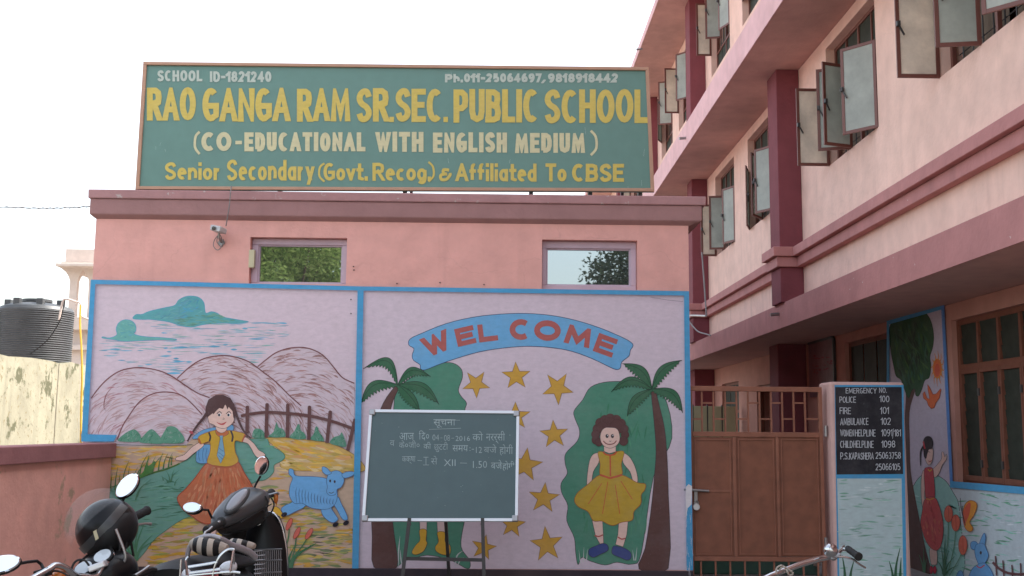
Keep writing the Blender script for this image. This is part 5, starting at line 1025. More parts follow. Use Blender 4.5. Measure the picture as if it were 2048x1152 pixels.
# hazy house with a rooftop pavilion
t = thing('pavilion_house', 'pale house with an arched rooftop pavilion beyond the water tank', 'house', (-16, 42, 0)); YP = 40
def pb(nm, x0, y0, x1, y1, Y, d, mat=CREAM, **k): q = rectY(x0, y0, x1, y1, Y); return build(nm, MB().quadbox((q[0], Y, q[2]), (q[1], Y+d, q[3])), mat, t, **k)
pb('wall', 128, 660, 330, 900, YP+.3, 5); pb('ledge', 120, 635, 335, 660, YP-.2, 5.6, bevel=.02); pb('ledge', 124, 690, 332, 700, YP-.0, .29)
pb('roof_parapet', 131, 499, 300, 524, YP, 4); pb('roof_slab', 110, 527, 320, 533, YP-.6, 5.2, bevel=.02); pb('roof_band', 122, 524.2, 310, 526.8, YP-.3, 4.6)
for x in (145, 183, 262):
    for Y in (YP+.1, YP+3.2):
        a = onY(x-5, 560, YP+.1); b = onY(x+5, 635, YP+.1); build('column', MB().quadbox((a.x, Y, b.z), (b.x, Y+.2, a.z+.2)), CREAM, t)
        m = MB(); zt = onY(x, 533, YP+.1).z; zc = a.z-.05
        secs = [[(a.x-q, Y-q*.3, zc+(zt-zc)*s), (b.x+q, Y-q*.3, zc+(zt-zc)*s), (b.x+q, Y+.2+q*.3, zc+(zt-zc)*s), (a.x-q, Y+.2+q*.3, zc+(zt-zc)*s)] for s, q in ((0, .0), (.3, .05), (.6, .15), (.85, .32), (1, .5))]
        m.loft(secs); build('bracket_capital', m, CREAM, t, smooth=True)
# ================================================================== trees across the street (seen in the window glass)
def tree(cx_, cy_, h, r, n, lab, seed, mat=None, squash=1.0):
    rnd = random.Random(seed); t = thing('street_tree', lab, 'tree', (cx_, cy_, 0), 'trees across the street')
    m = MB().tube([(cx_, cy_, 0), (cx_+.1, cy_, 1.2), (cx_-.05, cy_+.1, 2.4), (cx_, cy_, h*.55)], [.28, .22, .19, .12], 10)
    cl = []
    for k in range(46):
        a = rnd.uniform(0, 2*math.pi); e = rnd.uniform(-.5, 1.2); q = r*rnd.uniform(.45, 1); c = Vector((cx_+q*math.cos(a)*math.cos(e), cy_+q*math.sin(a)*math.cos(e), h*.66+q*.85*math.sin(e)*squash)); cl.append(c)
        if k < 14: m.tube([(cx_, cy_, h*.35+.02*k), ((cx_+c.x)/2, (cy_+c.y)/2, h*.5), c], [.09, .05, .02], 6)
    build('trunk', m, BARK, t, smooth=True)
    m = MB()
    for k in range(n):
        c = rnd.choice(cl); d = Vector((rnd.gauss(0, 1), rnd.gauss(0, 1), rnd.gauss(0, .8))).normalized()*rnd.uniform(.2, 1)**.5*r*.3; p = c+d
        u = Vector((rnd.gauss(0, 1), rnd.gauss(0, 1), rnd.gauss(0, .6))).normalized(); v = u.orthogonal().normalized(); s = rnd.uniform(.05, .095)
        m.poly([p-u*s, p+v*s*.45, p+u*s, p-v*s*.45])
    build('crown', m, mat or LEAF, t)
tree(-6.3, -9.5, 7.6, 2.9, 42000, 'dense leafy green tree reflected in the left gatehouse window', 3)
tree(5.3, -9.5, 8.9, 3.1, 30000, 'leafy tree reflected in the right half of the right gatehouse window', 5, LEAFD)
# ================================================================== chalkboard on its easel
Yt, Yb = 9.12, 8.86
CB = thing('chalkboard', 'green chalkboard notice with Hindi chalk writing and aluminium rim', 'chalkboard', (-.7, 8.9, .9))
c4 = [onY(742, 822, Yt), onY(1036, 825, Yt), onY(1033, 1040, Yb), onY(727, 1040, Yb)]
nb = (c4[1]-c4[0]).cross(c4[0]-c4[3]).normalized()
if nb.y > 0: nb = -nb
SL = simple('chalkboard_slate', ph(72, 90, 92), .55, var=.05)
build('slate', MB().loft([c4, [p-nb*.012 for p in c4]]), SL, CB)
for i in range(4):
    a, b = c4[i], c4[(i+1) % 4]; d = (b-a).normalized(); build('rim', MB().bar(a+d*.03-nb*.002, b-d*.03-nb*.002, .026, .022, nb), ALU, CB, bevel=.003)
    prev = (c4[i-1]-a).normalized(); c = a+d*.012+prev*.012; m = MB().obox(c-nb*.001, d*.026, prev*.026, nb*.015); build('corner_cap', m, STEEL, CB, bevel=.008)
# chalk writing: Devanagari from the built-in font fallback, set word by word
def on_board(x, y):
    d = ray(x, y); t = (c4[0]-EYE).dot(nb)/d.dot(nb); return EYE+d*t
cm = MB(); CHALK = simple('chalk', ph(146, 160, 160), .95, var=.2)
def chalk(txt, x0, y0, x1, y1, slope=0):
    """word box in photo pixels; slope in px across"""
    cu = bpy.data.curves.new('t', 'FONT'); cu.body = txt; cu.size = 1; cu.resolution_u = 2; cu.offset = -.010
    o = bpy.data.objects.new('t', cu); COL.objects.link(o); dg = bpy.context.evaluated_depsgraph_get(); me = bpy.data.meshes.new_from_object(o.evaluated_get(dg))
    if me.vertices:
        xs = [v.co.x for v in me.vertices]; ys = [v.co.y for v in me.vertices]; n = len(cm.v)
        for v in me.vertices:
            u = (v.co.x-min(xs))/(max(xs)-min(xs)+1e-6); w_ = (v.co.y-min(ys))/(max(ys)-min(ys)+1e-6)
            cm.v.append(tuple(on_board(x0+(x1-x0)*u, y1-(y1-y0)*w_+slope*u)+nb*.0015))
        cm.add([tuple(p.vertices) for p in me.polygons], n)
    bpy.data.objects.remove(o, do_unlink=True); bpy.data.meshes.remove(me); bpy.data.curves.remove(cu)
chalk('सूचना', 867, 839, 911, 856)
for a in (('आज', 799, 866, 828, 880), ('ि', 838, 861, 848, 879), ('द०', 843, 866, 858, 881), ('04', 865, 869, 878, 881), ('08', 888, 870, 900, 882), ('2016', 911, 872, 940, 882), ('को', 945, 863, 966, 881), ('नरर्सी', 972, 862, 1010, 887)): chalk(*a)
for a in (('व', 780, 881, 789, 892), ('के०जी०', 798, 881, 839, 896), ('की', 847, 884, 862, 898), ('छुटटी', 868, 884, 896, 904), ('समय', 905, 891, 936, 903), (':-', 939, 895, 948, 902), ('12', 952, 894, 964, 906), ('बजे', 968, 889, 993, 906), ('होगी', 999, 889, 1026, 911)): chalk(*a)
for a in (('कक्षा', 804, 913, 831, 928), ('से', 862, 912, 875, 929), ('XII', 888, 919, 911, 932), ('1.50', 946, 922, 974, 936), ('बजे', 982, 920, 1004, 938), ('होगी', 1005, 922, 1029, 942)): chalk(*a)
for q in (((858, 859), (922, 856.5)), ((872, 840.5), (920, 840.5)), ((835, 921), (844, 921.5)), ((920, 926), (934, 926.5)), ((880, 876), (885, 876)), ((902.5, 876.5), (908, 876.5)), ((847, 914.5), (857, 914.5)), ((846, 930), (858, 930))):
    a, b = on_board(*q[0])+nb*.0015, on_board(*q[1])+nb*.0015; v = Vector((0, 0, .0018)); cm.poly([a-v, b-v, b+v, a+v])
a, b = on_board(852, 914.5)+nb*.0018, on_board(852, 930)+nb*.0018; v = Vector((.0018, 0, 0)); cm.poly([a-v, a+v, b+v, b-v])
for k in range(26):
    a = on_board(random.uniform(745, 1025), random.uniform(830, 1030))+nb*.0015; s = random.uniform(.0008, .003); cm.poly([a-Vector((s, 0, s)), a+Vector((s, 0, -s)), a+Vector((s, 0, s)), a+Vector((-s, 0, s))])
build('chalk_writing', cm, CHALK, CB)['kind'] = 'stuff'
# easel
ez = thing('easel', 'dark iron easel holding up the green chalkboard', 'easel', (-.7, 9, 0))
def leg(x0, y0, x1, y1, Y0, Y1, nm='leg'):
    a = onY(x0, y0, Y0); b = onY(x1, y1, Y1); d = (b-a); b = a+d*(a.z/(a.z-b.z)) if nm == 'leg' else b; b.z = max(b.z, .0); return build(nm, MB().bar(a, b, .028, .028, (0, 1, 0)), IRON, ez)
leg(819, 1036, 805, 1152, 8.78, 8.74); leg(965, 1036, 968, 1152, 8.78, 8.74)
a = on_board(880, 860)-nb*.05; build('leg', MB().bar(a, Vector((onY(901, 1152, 9.7).x, 9.8, 0)), .026, .026), IRON, ez)
a = onY(808, 1117, 8.76); b = onY(967, 1120, 8.76); build('crossbar', MB().bar(a, b, .022, .026), IRON, ez)
for x in (819, 965):
    p = onY(x, 1042, Yb); build('ledge_hook', MB().bar(p+Vector((0, .03, -.03)), p+Vector((0, -.06, -.02)), .028, .012), IRON, ez); build('ledge_hook', MB().bar(p+Vector((0, -.06, -.026)), p+Vector((0, -.06, .022)), .028, .01), IRON, ez)
    build('upright', MB().bar(on_board(x, 830)-nb*.04, on_board(x, 1036)-nb*.04, .026, .026), IRON, ez)
build('top_bar', MB().bar(on_board(819, 832)-nb*.062, on_board(965, 832)-nb*.062, .02, .02), IRON, ez)
# ================================================================== two wheelers in the foreground
S = onY
def wheel(par, c, ax, r, w_, hubr=.05, spokes=0):
    """wheel as tyre > rim children of a part"""
    c = Vector(c); ax = Vector(ax).normalized()
    o = build('wheel', MB().lathe([(hubr*.6, -w_*.6), (hubr, -w_*.5), (hubr, w_*.5), (hubr*.6, w_*.6)], c, ax, 16), STEEL, par, smooth=True)
    u = ax.orthogonal().normalized(); v = ax.cross(u)
    build('tyre', MB().tube([c+(u*math.cos(a)+v*math.sin(a))*(r-w_/2) for a in [2*math.pi*k/40 for k in range(40)]], w_/2, 10, closed=True), RUBBER, o, smooth=True)
    m = MB().tube([c+(u*math.cos(a)+v*math.sin(a))*(r-w_*1.05) for a in [2*math.pi*k/40 for k in range(40)]], w_*.22, 8, closed=True)
    for k in range(spokes):
        a = 2*math.pi*k/spokes; m.tube([c+(u*math.cos(a)+v*math.sin(a))*hubr*.8, c+(u*math.cos(a+.25)+v*math.sin(a+.25))*(r-w_)], .0022 if spokes > 12 else .012, 4)
    build('rim', m, CHROME, o, smooth=True); return o
def mirror(par, c, n, up, rx, ry, stem, shell=BLACKP, glass=MIRROR):
    """oval mirror: shell behind, glass facing n"""
    c, n, up = Vector(c), Vector(n).normalized(), Vector(up); up = (up-n*up.dot(n)).normalized(); sx = n.cross(up)
    o = build('mirror', MB().ell(c-n*.004, sx*(rx+.006), up*(ry+.006), n*.020).tube(stem, .006, 8), shell, par, smooth=True)
    m = MB(); m.loft([[c+n*(.0185)+sx*rx*math.cos(a)+up*ry*math.sin(a) for a in [2*math.pi*k/28 for k in range(28)]], [c+n*.012+sx*(rx+.004)*math.cos(a)+up*(ry+.004)*math.sin(a) for a in [2*math.pi*k/28 for k in range(28)]]]); build('mirror_glass', m, glass, o)
    return o
# --- scooter, rear towards the camera, bars turned left
sc = thing('scooter', 'black scooter with grey headlamp cowl and striped seat parked before the mural', 'scooter', (-1.4, 5.5, 0))
g0, g1 = S(412, 1062, 5.30), S(545, 985, 5.86)                     # ends of left and right grips
bd = (g1-g0).normalized(); cc = (g0+g1)/2
up = Vector((0, -.25, 1)); up = (up-bd*up.dot(bd)).normalized(); fw = up.cross(bd).normalized()
if fw.y < 0: fw = -fw
h0, h1 = S(436, 1046, 5.38), S(520, 997, 5.78)
build('handlebar', MB().tube([g0+bd*.05, h0, cc-up*.02, h1, g1-bd*.05], .011, 10), STEEL, sc, smooth=True)
for a, b in ((g0, g0+bd*.135), (g1, g1-bd*.135)):
    m = MB().lathe([(.0, 0), (.022, .002), (.024, .01), (.020, .018), (.0205, .12), (.026, .126), (.026, .135), (0, .135)], a, b-a, 16); build('grip', m, RUBBER, sc, smooth=True)
# cowl: swept body between the grips
def sect(c, ru, rf, k=14, sq=.8): return [c+up*ru*(abs(math.cos(t))**sq*math.copysign(1, math.cos(t)))+fw*rf*(abs(math.sin(t))**sq*math.copysign(1, math.sin(t))) for t in [2*math.pi*q/k for q in range(k)]]
L = (g1-g0).length; secs = []
for t, ru, rf, ou in ((.17, .012, .02, -.012), (.22, .026, .045, 0), (.34, .036, .075, .008), (.48, .044, .09, .016), (.62, .05, .10, .022), (.74, .05, .09, .022), (.82, .04, .07, .012), (.87, .018, .03, .0)):
    secs.append(sect(g0+bd*L*t+up*(ou-.005)+fw*.02, ru*1.18, rf))
build('headlamp_cowl', MB().loft(secs), GREYP, sc, smooth=True)
secs = []
for t, ru, rf in ((.24, .015, .03), (.34, .035, .06), (.50, .055, .08), (.66, .06, .085), (.76, .05, .07), (.82, .02, .03)): secs.append(sect(g0+bd*L*t-up*.05+fw*.01, ru, rf))
build('cowl_underside', MB().loft(secs), BLACKP, sc, smooth=True)
c = S(474, 1000, 5.46); sx = bd; nn = (EYE-c).normalized()*.75+up*.45; nn.normalize(); v = nn.cross(sx).normalized(); sx = v.cross(nn)
build('speedometer', MB().ell(c-nn*.006, sx*.088, v*.038, nn*.016), GREYP, sc, smooth=True); build('dial_glass', MB().ell(c+nn*.004, sx*.072, v*.026, nn*.010), simple('dial', (.30, .30, .33), .12, coat=.8), sc, smooth=True)
mirror(sc, S(524, 931, 5.75), (-.10, -1, .0), (.25, 0, 1), .031, .045, [S(521, 952, 5.77), S(513, 966, 5.78), S(508, 977, 5.76)])
mirror(sc, S(386, 1017, 5.36), (-.15, -1, .5), (-.95, 0, .15), .024, .044, [S(402, 1019, 5.4), S(416, 1020, 5.42), S(424, 1036, 5.44)])
for a, b, e in ((S(528, 990, 5.78), S(554, 985, 5.78), S(557, 988, 5.8)), (S(424, 1054, 5.28), S(411, 1064, 5.22), S(406, 1076, 5.2))): build('brake_lever', MB().tube([a, (a+b)/2+Vector((0, .0, -.004)), b, e], .006, 8), STEEL, sc, smooth=True)
build('key_tag', MB().tube([S(556, 984, 5.8), S(554, 1003, 5.8), S(552, 1012, 5.8)], .003, 6).ell(S(552, 996, 5.8), (.012, 0, 0), (0, .012, 0), (0, 0, .03)), ORANGEL, sc, smooth=True)
for nm_, pts in (('throttle_cable', [(530, 992), (536, 1006), (530, 1022), (512, 1034)]), ('brake_cable', [(432, 1052), (440, 1066), (456, 1070), (468, 1060)]), ('brake_cable', [(538, 990), (548, 1008), (540, 1028), (524, 1038)])):
    build(nm_, MB().tube([S(x, y, 5.66) for x, y in cr(pts, False, 5)], .0045, 6), RUBBER, sc, smooth=True)
build('cowl_seam', MB().tube([p+fw*-.012 for p in [g0+bd*L*t-up*.012-fw*.062 for t in (.3, .4, .5, .6, .7, .78)]], .003, 5), RUBBER, sc, smooth=True)
# leg shield: tall curved black panel facing the rider
m = MB(); prof = [(505, 540, 1024), (486, 556, 1034), (462, 566, 1060), (448, 572, 1100), (446, 574, 1140), (450, 574, 1200), (456, 570, 1300)]
secs = []
for xl, xr, y in prof:
    Y = 5.86-.0004*(y-1030); row = [S(xl+(xr-xl)*k/10, y, Y+.05*abs(k/5-1)**2*1.0) for k in range(11)]; secs.append(row+[p+Vector((0, .05, 0)) for p in row[::-1]])
m.loft(secs); build('leg_shield', m, BLACKM, sc, smooth=True)
build('shield_trim', MB().tube([p+Vector((.004, -.006, 0)) for p in [S(x, y, 5.90) for x, y in cr([(536, 1024), (548, 1028), (560, 1046), (568, 1075), (572, 1110), (573, 1152), (572, 1220), (566, 1320)], False, 4)]], .006, 8), CHROME, sc, smooth=True)
m = MB(); steer = [S(470, 1045, 5.72), S(468, 1075, 5.76), S(470, 1120, 5.8)]; m.tube(steer, [.075, .06, .05], 14); build('steering_cover', m, BLACKP, sc, smooth=True)
p = S(516, 1044, 5.83); build('key_barrel', MB().lathe([(0, 0), (.021, 0), (.021, .012), (.012, .014), (.012, .01), (0, .01)], p, (.05, -1, .25), 20), CHROME, sc, smooth=True)
g = MB()
for k in range(13): x = 511+k*4.2; g.tube([S(x, 1100, 5.76), S(x+.5, 1152, 5.75), S(x+.5, 1190, 5.75)], .0028, 5)
for y in (1100, 1122, 1146): g.tube([S(508, y, 5.755), S(564, y-2, 5.755)], .004, 6)
for k in range(6): g.tube([S(508, 1103+k*9, 5.74), S(530, 1101+k*9, 5.76)], .003, 5)
build('shield_basket', g, STEEL, sc, smooth=True)
# seat, back pad with stripes, grab rail, rear body
m = MB(); secs = []
for y_, w_, z_, h_ in ((4.78, .10, .86, .03), (4.86, .13, .87, .045), (5.0, .135, .87, .05), (5.25, .12, .86, .05), (5.45, .07, .84, .03)):
    c = Vector((-1.36+.22*(y_-5), y_, z_)); secs.append([c+Vector((w_*math.cos(a), .0, h_*math.sin(a)*(1 if math.sin(a) > 0 else .8))) for a in [2*math.pi*k/16 for k in range(16)]])
build('seat', m.loft(secs), BLACKP, sc, smooth=True)
def pad(cx_, cy_, Y, w_, h_, n, nm):
    c = S(cx_, cy_, Y); o = None
    for k in range(n):
        u0, u1 = -1+2*k/n, -1+2*(k+1)/n; secs = []
        for q in range(4):
            u = u0+(u1-u0)*q/3; hh = h_*math.sqrt(max(.04, 1-(u*.92)**2)); cc_ = c+Vector((w_*u, .05*u*u, -.01*u)); secs.append([cc_+Vector((0, .035*math.cos(a), hh*math.sin(a))) for a in [2*math.pi*j/12 for j in range(12)]])
        b = build('stripe' if o else nm, MB().loft(secs), BEIGE if k % 2 == 0 else BLACKP, sc if o is None else o, smooth=True); o = o or b
pad(412, 1094, 4.90, .082, .040, 7, 'back_pad'); pad(480, 1090, 5.2, .058, .028, 5, 'front_seat_cushion')
rail = cr([(374, 1128), (376, 1105), (384, 1086), (402, 1075), (424, 1072), (444, 1079), (462, 1090), (484, 1098), (500, 1106), (510, 1116)], False, 4)
build('grab_rail', MB().tube([S(x, y, 4.95+.003*max(0, x-440)) for x, y in rail], [.011+.006*min(1, max(0, (x-430)/40)) for x, y in rail], 10), simple('satin_grey_rail', (.36, .34, .36), .35, metal=.4), sc, smooth=True)
m = MB(); secs = []
for y_, w_, z0_, z1_ in ((4.66, .09, .58, .76), (4.76, .15, .50, .84), (5.0, .17, .44, .88), (5.3, .16, .42, .84), (5.55, .10, .35, .6)):
    c = Vector((-1.33+.22*(y_-5), y_, (z0_+z1_)/2)); secs.append([c+Vector((w_*math.cos(a), 0, (z1_-z0_)/2*math.sin(a))) for a in [2*math.pi*k/20 for k in range(20)]])
build('rear_body', m.loft(secs), BLACKM, sc, smooth=True)
build('tail_lamp', MB().loft([[S(x, y, 4.62+.05*(i)) for x, y in ((378, 1150), (436, 1140), (438, 1160), (380, 1168))] for i in (0, 1)]), REDL, sc, bevel=.008)
build('indicator', MB().ell(S(456, 1136, 4.66), (.038, 0, 0), (0, .03, 0), (.008, 0, .03)), CLEARL, sc, smooth=True); build('indicator', MB().ell(S(373, 1152, 4.68), (.022, 0, 0), (0, .03, 0), (0, 0, .03)), CLEARL, sc, smooth=True)
g = MB()
for q in ([(360, 1152), (362, 1119)], [(377, 1114), (372, 1122), (374, 1150)], [(376, 1134), (420, 1127), (434, 1124)], [(378, 1146), (440, 1138)], [(425, 1152), (430, 1130), (440, 1112), (454, 1100), (466, 1099), (467, 1104), (460, 1144)], [(378, 1151), (420, 1147), (460, 1144), (480, 1146)]):
    g.tube([S(x, y, 4.55+.0006*(x-360)) for x, y in cr(q, False, 4)], .0055, 7)
g.tube([S(360, 1152, 4.56), S(360, 1250, 4.62)], .0055, 7); g.tube([S(467, 1104, 4.62), S(470, 1250, 4.8)], .0055, 7)
build('rear_guard', g, CHROME, sc, smooth=True)
build('floorboard', MB().obox((-1.24, 5.6, .30), (.16, .03, 0), (-.04, .2, 0), (0, 0, .025)), BLACKP, sc, bevel=.01)
wheel(sc, (-1.36, 4.98, .25), (1, -.2, 0), .25, .09, .07, 5); wheel(sc, (-1.18, 6.12, .25), (1, .5, 0), .25, .09, .07, 5)
build('front_mudguard', MB().lathe([(.27, -.06), (.285, 0), (.27, .06)], (-1.18, 6.12, .26), (1, .5, 0), 30), BLACKG, sc, smooth=True)
build('fork', MB().tube([steer[2], Vector((-1.25, 5.95, .55)), Vector((-1.20, 6.08, .27))], .025, 8), BLACKP, sc, smooth=True)
build('side_stand', MB().tube([(-1.42, 5.3, .3), (-1.6, 5.22, .01)], .012, 8), IRON, sc, smooth=True)
# --- motorcycle at the left corner
mc = thing('motorcycle', 'black motorcycle with chrome handlebar and two mirrors in the lower left corner', 'motorcycle', (-1.9, 4.6, 0))
ga, gb_ = S(296, 1020, 4.95), S(238, 1050, 4.80); d = (ga-gb_).normalized()
build('grip', MB().lathe([(0, 0), (.021, .001), (.022, .01), (.019, .014), (.0195, .13), (0, .131)], ga, gb_-ga, 14), RUBBER, mc, smooth=True)
hb = [S(x, y, Y) for x, y, Y in ((286, 1027, 4.93), (246, 1046, 4.82), (226, 1062, 4.72), (216, 1082, 4.66), (222, 1098, 4.62), (224, 1112, 4.58), (216, 1124, 4.55), (204, 1134, 4.52), (192, 1152, 4.5), (160, 1152, 4.44), (150, 1150, 4.40), (137, 1140, 4.36), (124, 1133, 4.33), (110, 1131, 4.30), (98, 1139, 4.27), (60, 1160, 4.18), (10, 1190, 4.10), (-40, 1215, 4.02))]
build('handlebar', MB().tube([Vector(p) for p in cr([tuple(p) for p in hb], False, 3)], .0125, 12), CHROME, mc, smooth=True)
build('grip', MB().lathe([(.016, 0), (.0165, .12), (.019, .125), (0, .13)], hb[-2], hb[-1]-hb[-2], 14), RUBBER, mc, smooth=True)
build('brake_lever', MB().tube([S(258, 1052, 4.84), S(272, 1050, 4.86), S(290, 1047, 4.9), S(302, 1048, 4.93)], [.007, .006, .005, .007], 8), STEEL, mc, smooth=True)
build('clutch_lever', MB().tube([S(270, 1152, 4.5), S(285, 1142, 4.55), S(298, 1133, 4.6)], [.008, .006, .007], 8), STEEL, mc, smooth=True); build('clutch_lever_rest', MB().tube([S(266, 1156, 4.5), S(300, 1140, 4.62), S(312, 1141, 4.64)], [.014, .014, .012], 8), BLACKP, mc, smooth=True)
mirror(mc, S(256, 973, 4.80), (.05, -1, .35), (.62, 0, 1), .033, .058, [S(248, 996, 4.82), S(240, 1014, 4.80), S(236, 1040, 4.8)])
mirror(mc, S(2, 1131, 4.15), (.12, -1, .42), (1, 0, .30), .030, .068, [S(34, 1128, 4.2), S(55, 1124, 4.25), S(74, 1122, 4.28), S(82, 1128, 4.3), S(90, 1142, 4.28)])
build('switch_gear', MB().obox(S(86, 1146, 4.27), (.028, 0, .008), (0, .02, 0), (-.004, 0, .016)), BLACKP, mc, bevel=.005); build('switch_gear', MB().obox(S(233, 1054, 4.76), (.02, .0, .01), (0, .02, 0), (-.008, 0, .02)), BLACKP, mc, bevel=.005)
# headlamp nacelle and clocks
c = S(205, 1150, 4.62); ax = Vector((.55, .8, .12)).normalized()
build('headlamp_shell', MB().ell(c+ax*.02, (.125, 0, .02), (0, .13, 0), (-.01, 0, .10)), BLACKM, mc, smooth=True)
m = MB(); secs = []
for k in range(9):
    t = k/8; x = 146+(252-146)*t; y = 1150-52*math.sin(math.pi*t)**.6*(1-.2*t); p = S(x, y, 4.66); q = S(x+4, y-4, 4.74); b_ = S(x, 1185, 4.66); secs.append([p, q, b_+Vector((0, .09, 0)), b_])
m.loft(secs); build('fairing', m, BLACKM, mc, smooth=True)
for x, y, Y in ((206, 1114, 4.56), (168, 1138, 4.52)):
    c = S(x, y, Y); n_ = Vector((-.15, -.62, .75)).normalized(); build('gauge', MB().lathe([(.034, -.03), (.042, -.01), (.042, .004), (.036, .006)], c, n_, 22), BLACKP, mc, smooth=True); build('gauge_glass', MB().lathe([(0, .0065), (.035, .0065), (.035, .009), (0, .011)], c, n_, 22), simple('gauge_glass', (.5, .55, .58), .1, coat=.8, var=.02) if 'gauge_glass' not in bpy.data.materials else bpy.data.materials['gauge_glass'], mc, smooth=True)
build('riser_clamp', MB().obox(S(196, 1132, 4.5), (.03, .01, .012), (0, .02, 0), (-.006, 0, .012)), ALU, mc, bevel=.006)
build('brake_hose', MB().tube([S(x, y, 4.58) for x, y in cr([(232, 1058), (248, 1100), (250, 1120), (238, 1134), (226, 1150), (230, 1190)], False, 4)], .006, 8), STEEL, mc, smooth=True)
for nm_, pts, Y_ in (('throttle_cable', [(240, 1052), (252, 1074), (250, 1100), (232, 1120), (214, 1130)], 4.66), ('brake_cable', [(228, 1060), (240, 1086), (236, 1112), (220, 1140), (214, 1190)], 4.62), ('speedometer_cable', [(180, 1134), (168, 1120), (150, 1124), (140, 1150), (138, 1190)], 4.5), ('wiring', [(86, 1152), (104, 1160), (130, 1158), (150, 1170), (170, 1200)], 4.3)):
    build(nm_, MB().tube([S(x, y, Y_) for x, y in cr(pts, False, 5)], .0045, 6), RUBBER, mc, smooth=True)
build('indicator', MB().ell(S(118, 1150, 4.34), (.028, 0, 0), (0, .02, 0), (0, 0, .018)), ORANGEL, mc, smooth=True)
build('clutch_cable', MB().tube([S(x, y, 4.3) for x, y in cr([(92, 1148), (110, 1142), (126, 1146), (150, 1162), (180, 1200)], False, 4)], .004, 6), RUBBER, mc, smooth=True)
build('fuel_tank', MB().ell((-1.95, 4.25, .70), (.15, .02, 0), (-.06, .26, 0), (0, 0, .13)), BLACKG, mc, smooth=True)
build('seat', MB().ell((-2.05, 3.8, .70), (.14, .02, 0), (-.08, .34, 0), (0, 0, .06)), BLACKP, mc, smooth=True)
build('engine', MB().obox((-1.96, 4.25, .38), (.12, .02, 0), (-.03, .17, 0), (0, 0, .13)), STEEL, mc, bevel=.03)
build('fork', MB().tube([(-1.86, 4.62, .82), (-1.72, 4.95, .32)], .022, 8).tube([(-1.70, 4.58, .82), (-1.58, 4.91, .32)], .022, 8), CHROME, mc, smooth=True)
build('frame_tube', MB().tube([(-1.82, 4.6, .85), (-1.9, 4.4, .3), (-2.0, 3.9, .28), (-2.1, 3.5, .62)], .018, 8), BLACKP, mc, smooth=True)
wheel(mc, (-1.64, 4.95, .31), (1, -.35, 0), .31, .08, .06, 6); wheel(mc, (-2.08, 3.65, .31), (1, -.25, 0), .31, .09, .07, 6)
# helmet hung over the right bar
hc_ = S(214, 1056, 4.72); hm = thing('helmet', 'black full face helmet with raised clear visor hung on the motorcycle bar', 'helmet', tuple(hc_))
tilt = Vector((-.55, -.15, .80)).normalized(); sx = Vector((.78, -.30, .50)); sx = (sx-tilt*sx.dot(tilt)).normalized(); sy = tilt.cross(sx)
build('shell', MB().ell(hc_, sx*.129, sy*.131, tilt*.122, 32, 20), BLACKM, hm, smooth=True)
m = MB()
def arcpts(o, r, w_, a0, a1, n=16): return [hc_+tilt*o+(sx*math.cos(a)+sy*math.sin(a))*r for a in [a0+(a1-a0)*k/n for k in range(n+1)]]
fr = -sy if sy.y > 0 else sy
ts = [hc_+(sx*math.cos(a)*.131)+(tilt*math.sin(a)*.121)+fr*.0 for a in [R(20)+(R(140))*k/14 for k in range(15)]]
nrm_ = Vector((-.72, -.25, .64)).normalized(); da = Vector((.66, 0, .74)); da = (da-nrm_*da.dot(nrm_)).normalized(); db = nrm_.cross(da); db = db if db.y < 0 else -db
band = MB(); secs = []
for k in range(19):
    a = R(-75)+R(150)*k/18; row = []
    for off in (-.004, .014, .032): row.append(hc_+nrm_*off+(da*math.sin(a)+db*math.cos(a))*math.sqrt(.136**2-off*off))
    secs.append(row+[hc_+(p-hc_)*.96 for p in row[::-1]])
build('visor_band', band.loft(secs), simple('helmet_band', (.045, .048, .05), .3), hm, smooth=True)
build('lining', MB().ell(hc_-nrm_*.022+db*.012, da*.124, nrm_*.10, db*.128, 28, 16), BLACKP, hm, smooth=True)
m = MB(); secs = []
for i in range(9):
    e = R(-50)+R(120)*i/8
    secs.append([hc_+nrm_*.03+(nrm_*math.cos(e)+db*math.sin(e))*.15*math.sin(a)+da*math.cos(a)*.15 for a in [R(28)+R(124)*k/20 for k in range(21)]])
m.loft(secs, caps=False, closed=False); build('visor', m, VISOR, hm, smooth=True)
p = S(192, 1070, 4.585); build('sticker', MB().obox(p, (.006, 0, .004), (0, .002, 0), (-.006, 0, .018)), IVORY, hm)
build('chin_strap', MB().tube([hc_-tilt*.1+sx*.06, hc_-tilt*.16+sx*.03, hc_-tilt*.15-sx*.02, hc_-tilt*.1-sx*.06], .006, 6), RUBBER, hm, smooth=True)
# --- bicycle at the bottom right
bc = thing('bicycle', 'old bicycle with chrome handlebar, bell and black grip at the bottom right', 'bicycle', (1.3, 4.6, 0))
b0 = [S(x, y, Y) for x, y, Y in ((1480, 1190, 4.65), (1510, 1166, 4.68), (1542, 1151, 4.7), (1600, 1129, 4.76), (1640, 1117, 4.80), (1664, 1113, 4.82))]
build('handlebar', MB().tube(b0, [.011, .011, .0115, .0125, .0125, .012], 12).tube([b0[-1], S(1676, 1106, 4.84), S(1685, 1098, 4.86), S(1697, 1100, 4.84), S(1712, 1112, 4.78)], .009, 10), CHROME, bc, smooth=True)
a, b = S(1695, 1097, 4.85), S(1718, 1114, 4.76); build('grip', MB().lathe([(0, -.004), (.014, 0), (.0155, .02), (.0135, .03), (.0155, .04), (.0135, .05), (.0155, .06), (.0155, .08), (.019, .085), (.019, .095), (0, .097)], a, b-a, 14), RUBBER, bc, smooth=True)
build('brake_lever', MB().tube([S(x, y, 4.78) for x, y in cr([(1674, 1114), (1688, 1114), (1704, 1118), (1718, 1128), (1731, 1136)], False, 4)], .0045, 8), CHROME, bc, smooth=True)
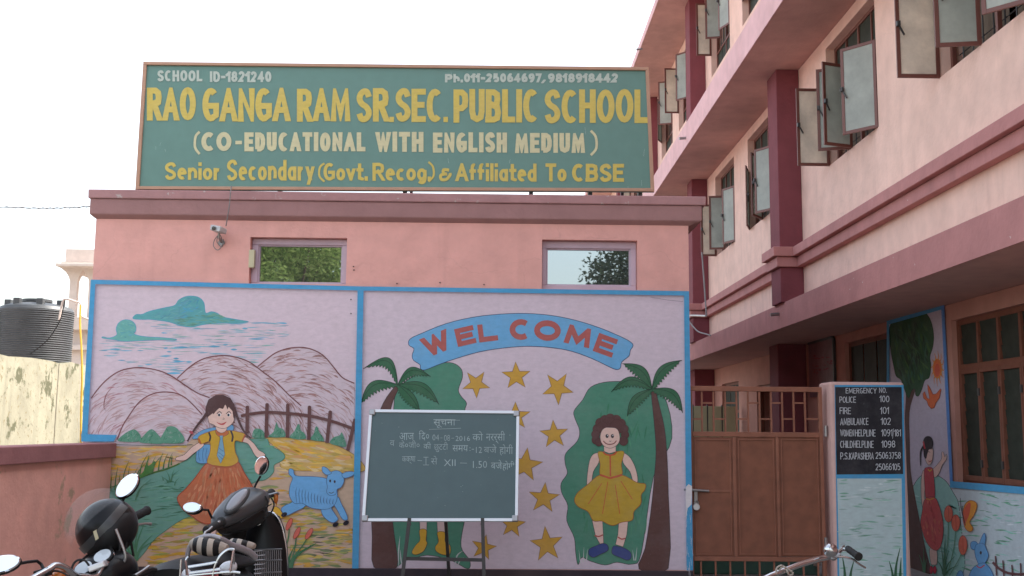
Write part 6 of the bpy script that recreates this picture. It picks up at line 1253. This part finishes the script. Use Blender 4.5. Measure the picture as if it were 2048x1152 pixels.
build('lever_bracket', MB().tube([S(1668, 1117, 4.8), S(1680, 1108, 4.8)], .009, 8).ell(S(1667, 1117, 4.79), (.012, 0, 0), (0, .012, 0), (0, 0, .01)), STEEL, bc, smooth=True)
p = S(1661, 1100, 4.76); build('bell', MB().lathe([(0, -.014), (.030, -.012), (.031, 0), (.027, .013), (.014, .024), (.004, .028), (.004, .034), (0, .034)], p, (-.35, -.75, .55), 24), CHROME, bc, smooth=True)
build('bell_lever', MB().tube([p+Vector((.03, 0, -.005)), p+Vector((.05, .0, .012)), S(1688, 1092, 4.8)], .0045, 8), STEEL, bc, smooth=True)
build('cable_tie', MB().tube([S(x, y, 4.7+.004*math.sin(x)) for x, y in cr([(1552, 1148), (1554, 1136), (1563, 1131), (1572, 1137), (1578, 1150), (1586, 1146), (1568, 1134), (1558, 1140)], False, 4)], .004, 6), BEIGE, bc, smooth=True)
hd = S(1545, 1160, 4.72); hd = Vector((hd.x-.28, hd.y-.02, .84))
build('stem', MB().tube([b0[0], hd+Vector((0, 0, .0))], .012, 8).tube([hd, hd+Vector((.02, .05, -.35))], .014, 8), CHROME, bc, smooth=True)
L0 = hd+Vector((-.22, -.12, -.02)); build('left_bar', MB().tube([b0[0], hd+Vector((-.05, -.02, .0)), L0, L0+Vector((-.03, -.14, -.03))], .011, 10), CHROME, bc, smooth=True)
hx = hd.x; fwheel = (hx+.12, 5.15, .33); rwheel = (hx-.2, 4.1, .33)
PA = simple('old_green_paint', (.03, .08, .05), .4)
build('frame', MB().tube([hd+Vector((.01, .03, -.12)), (hx-.12, 4.45, .72)], .014, 8).tube([hd+Vector((.02, .04, -.25)), (hx-.05, 4.6, .3)], .015, 8).tube([(hx-.13, 4.40, .78), (hx-.05, 4.6, .3)], .014, 8).tube([(hx-.12, 4.45, .70), rwheel], .009, 8).tube([(hx-.05, 4.6, .3), rwheel], .01, 8), PA, bc, smooth=True)
build('fork', MB().tube([hd+Vector((.02, .05, -.3)), fwheel], .011, 8), PA, bc, smooth=True)
build('saddle', MB().ell((hx-.14, 4.36, .82), (.08, 0, 0), (-.03, .13, 0), (0, 0, .03)), BLACKP, bc, smooth=True)
wheel(bc, fwheel, (1, -.12, 0), .33, .035, .025, 28); wheel(bc, rwheel, (1, -.2, 0), .33, .035, .03, 28)
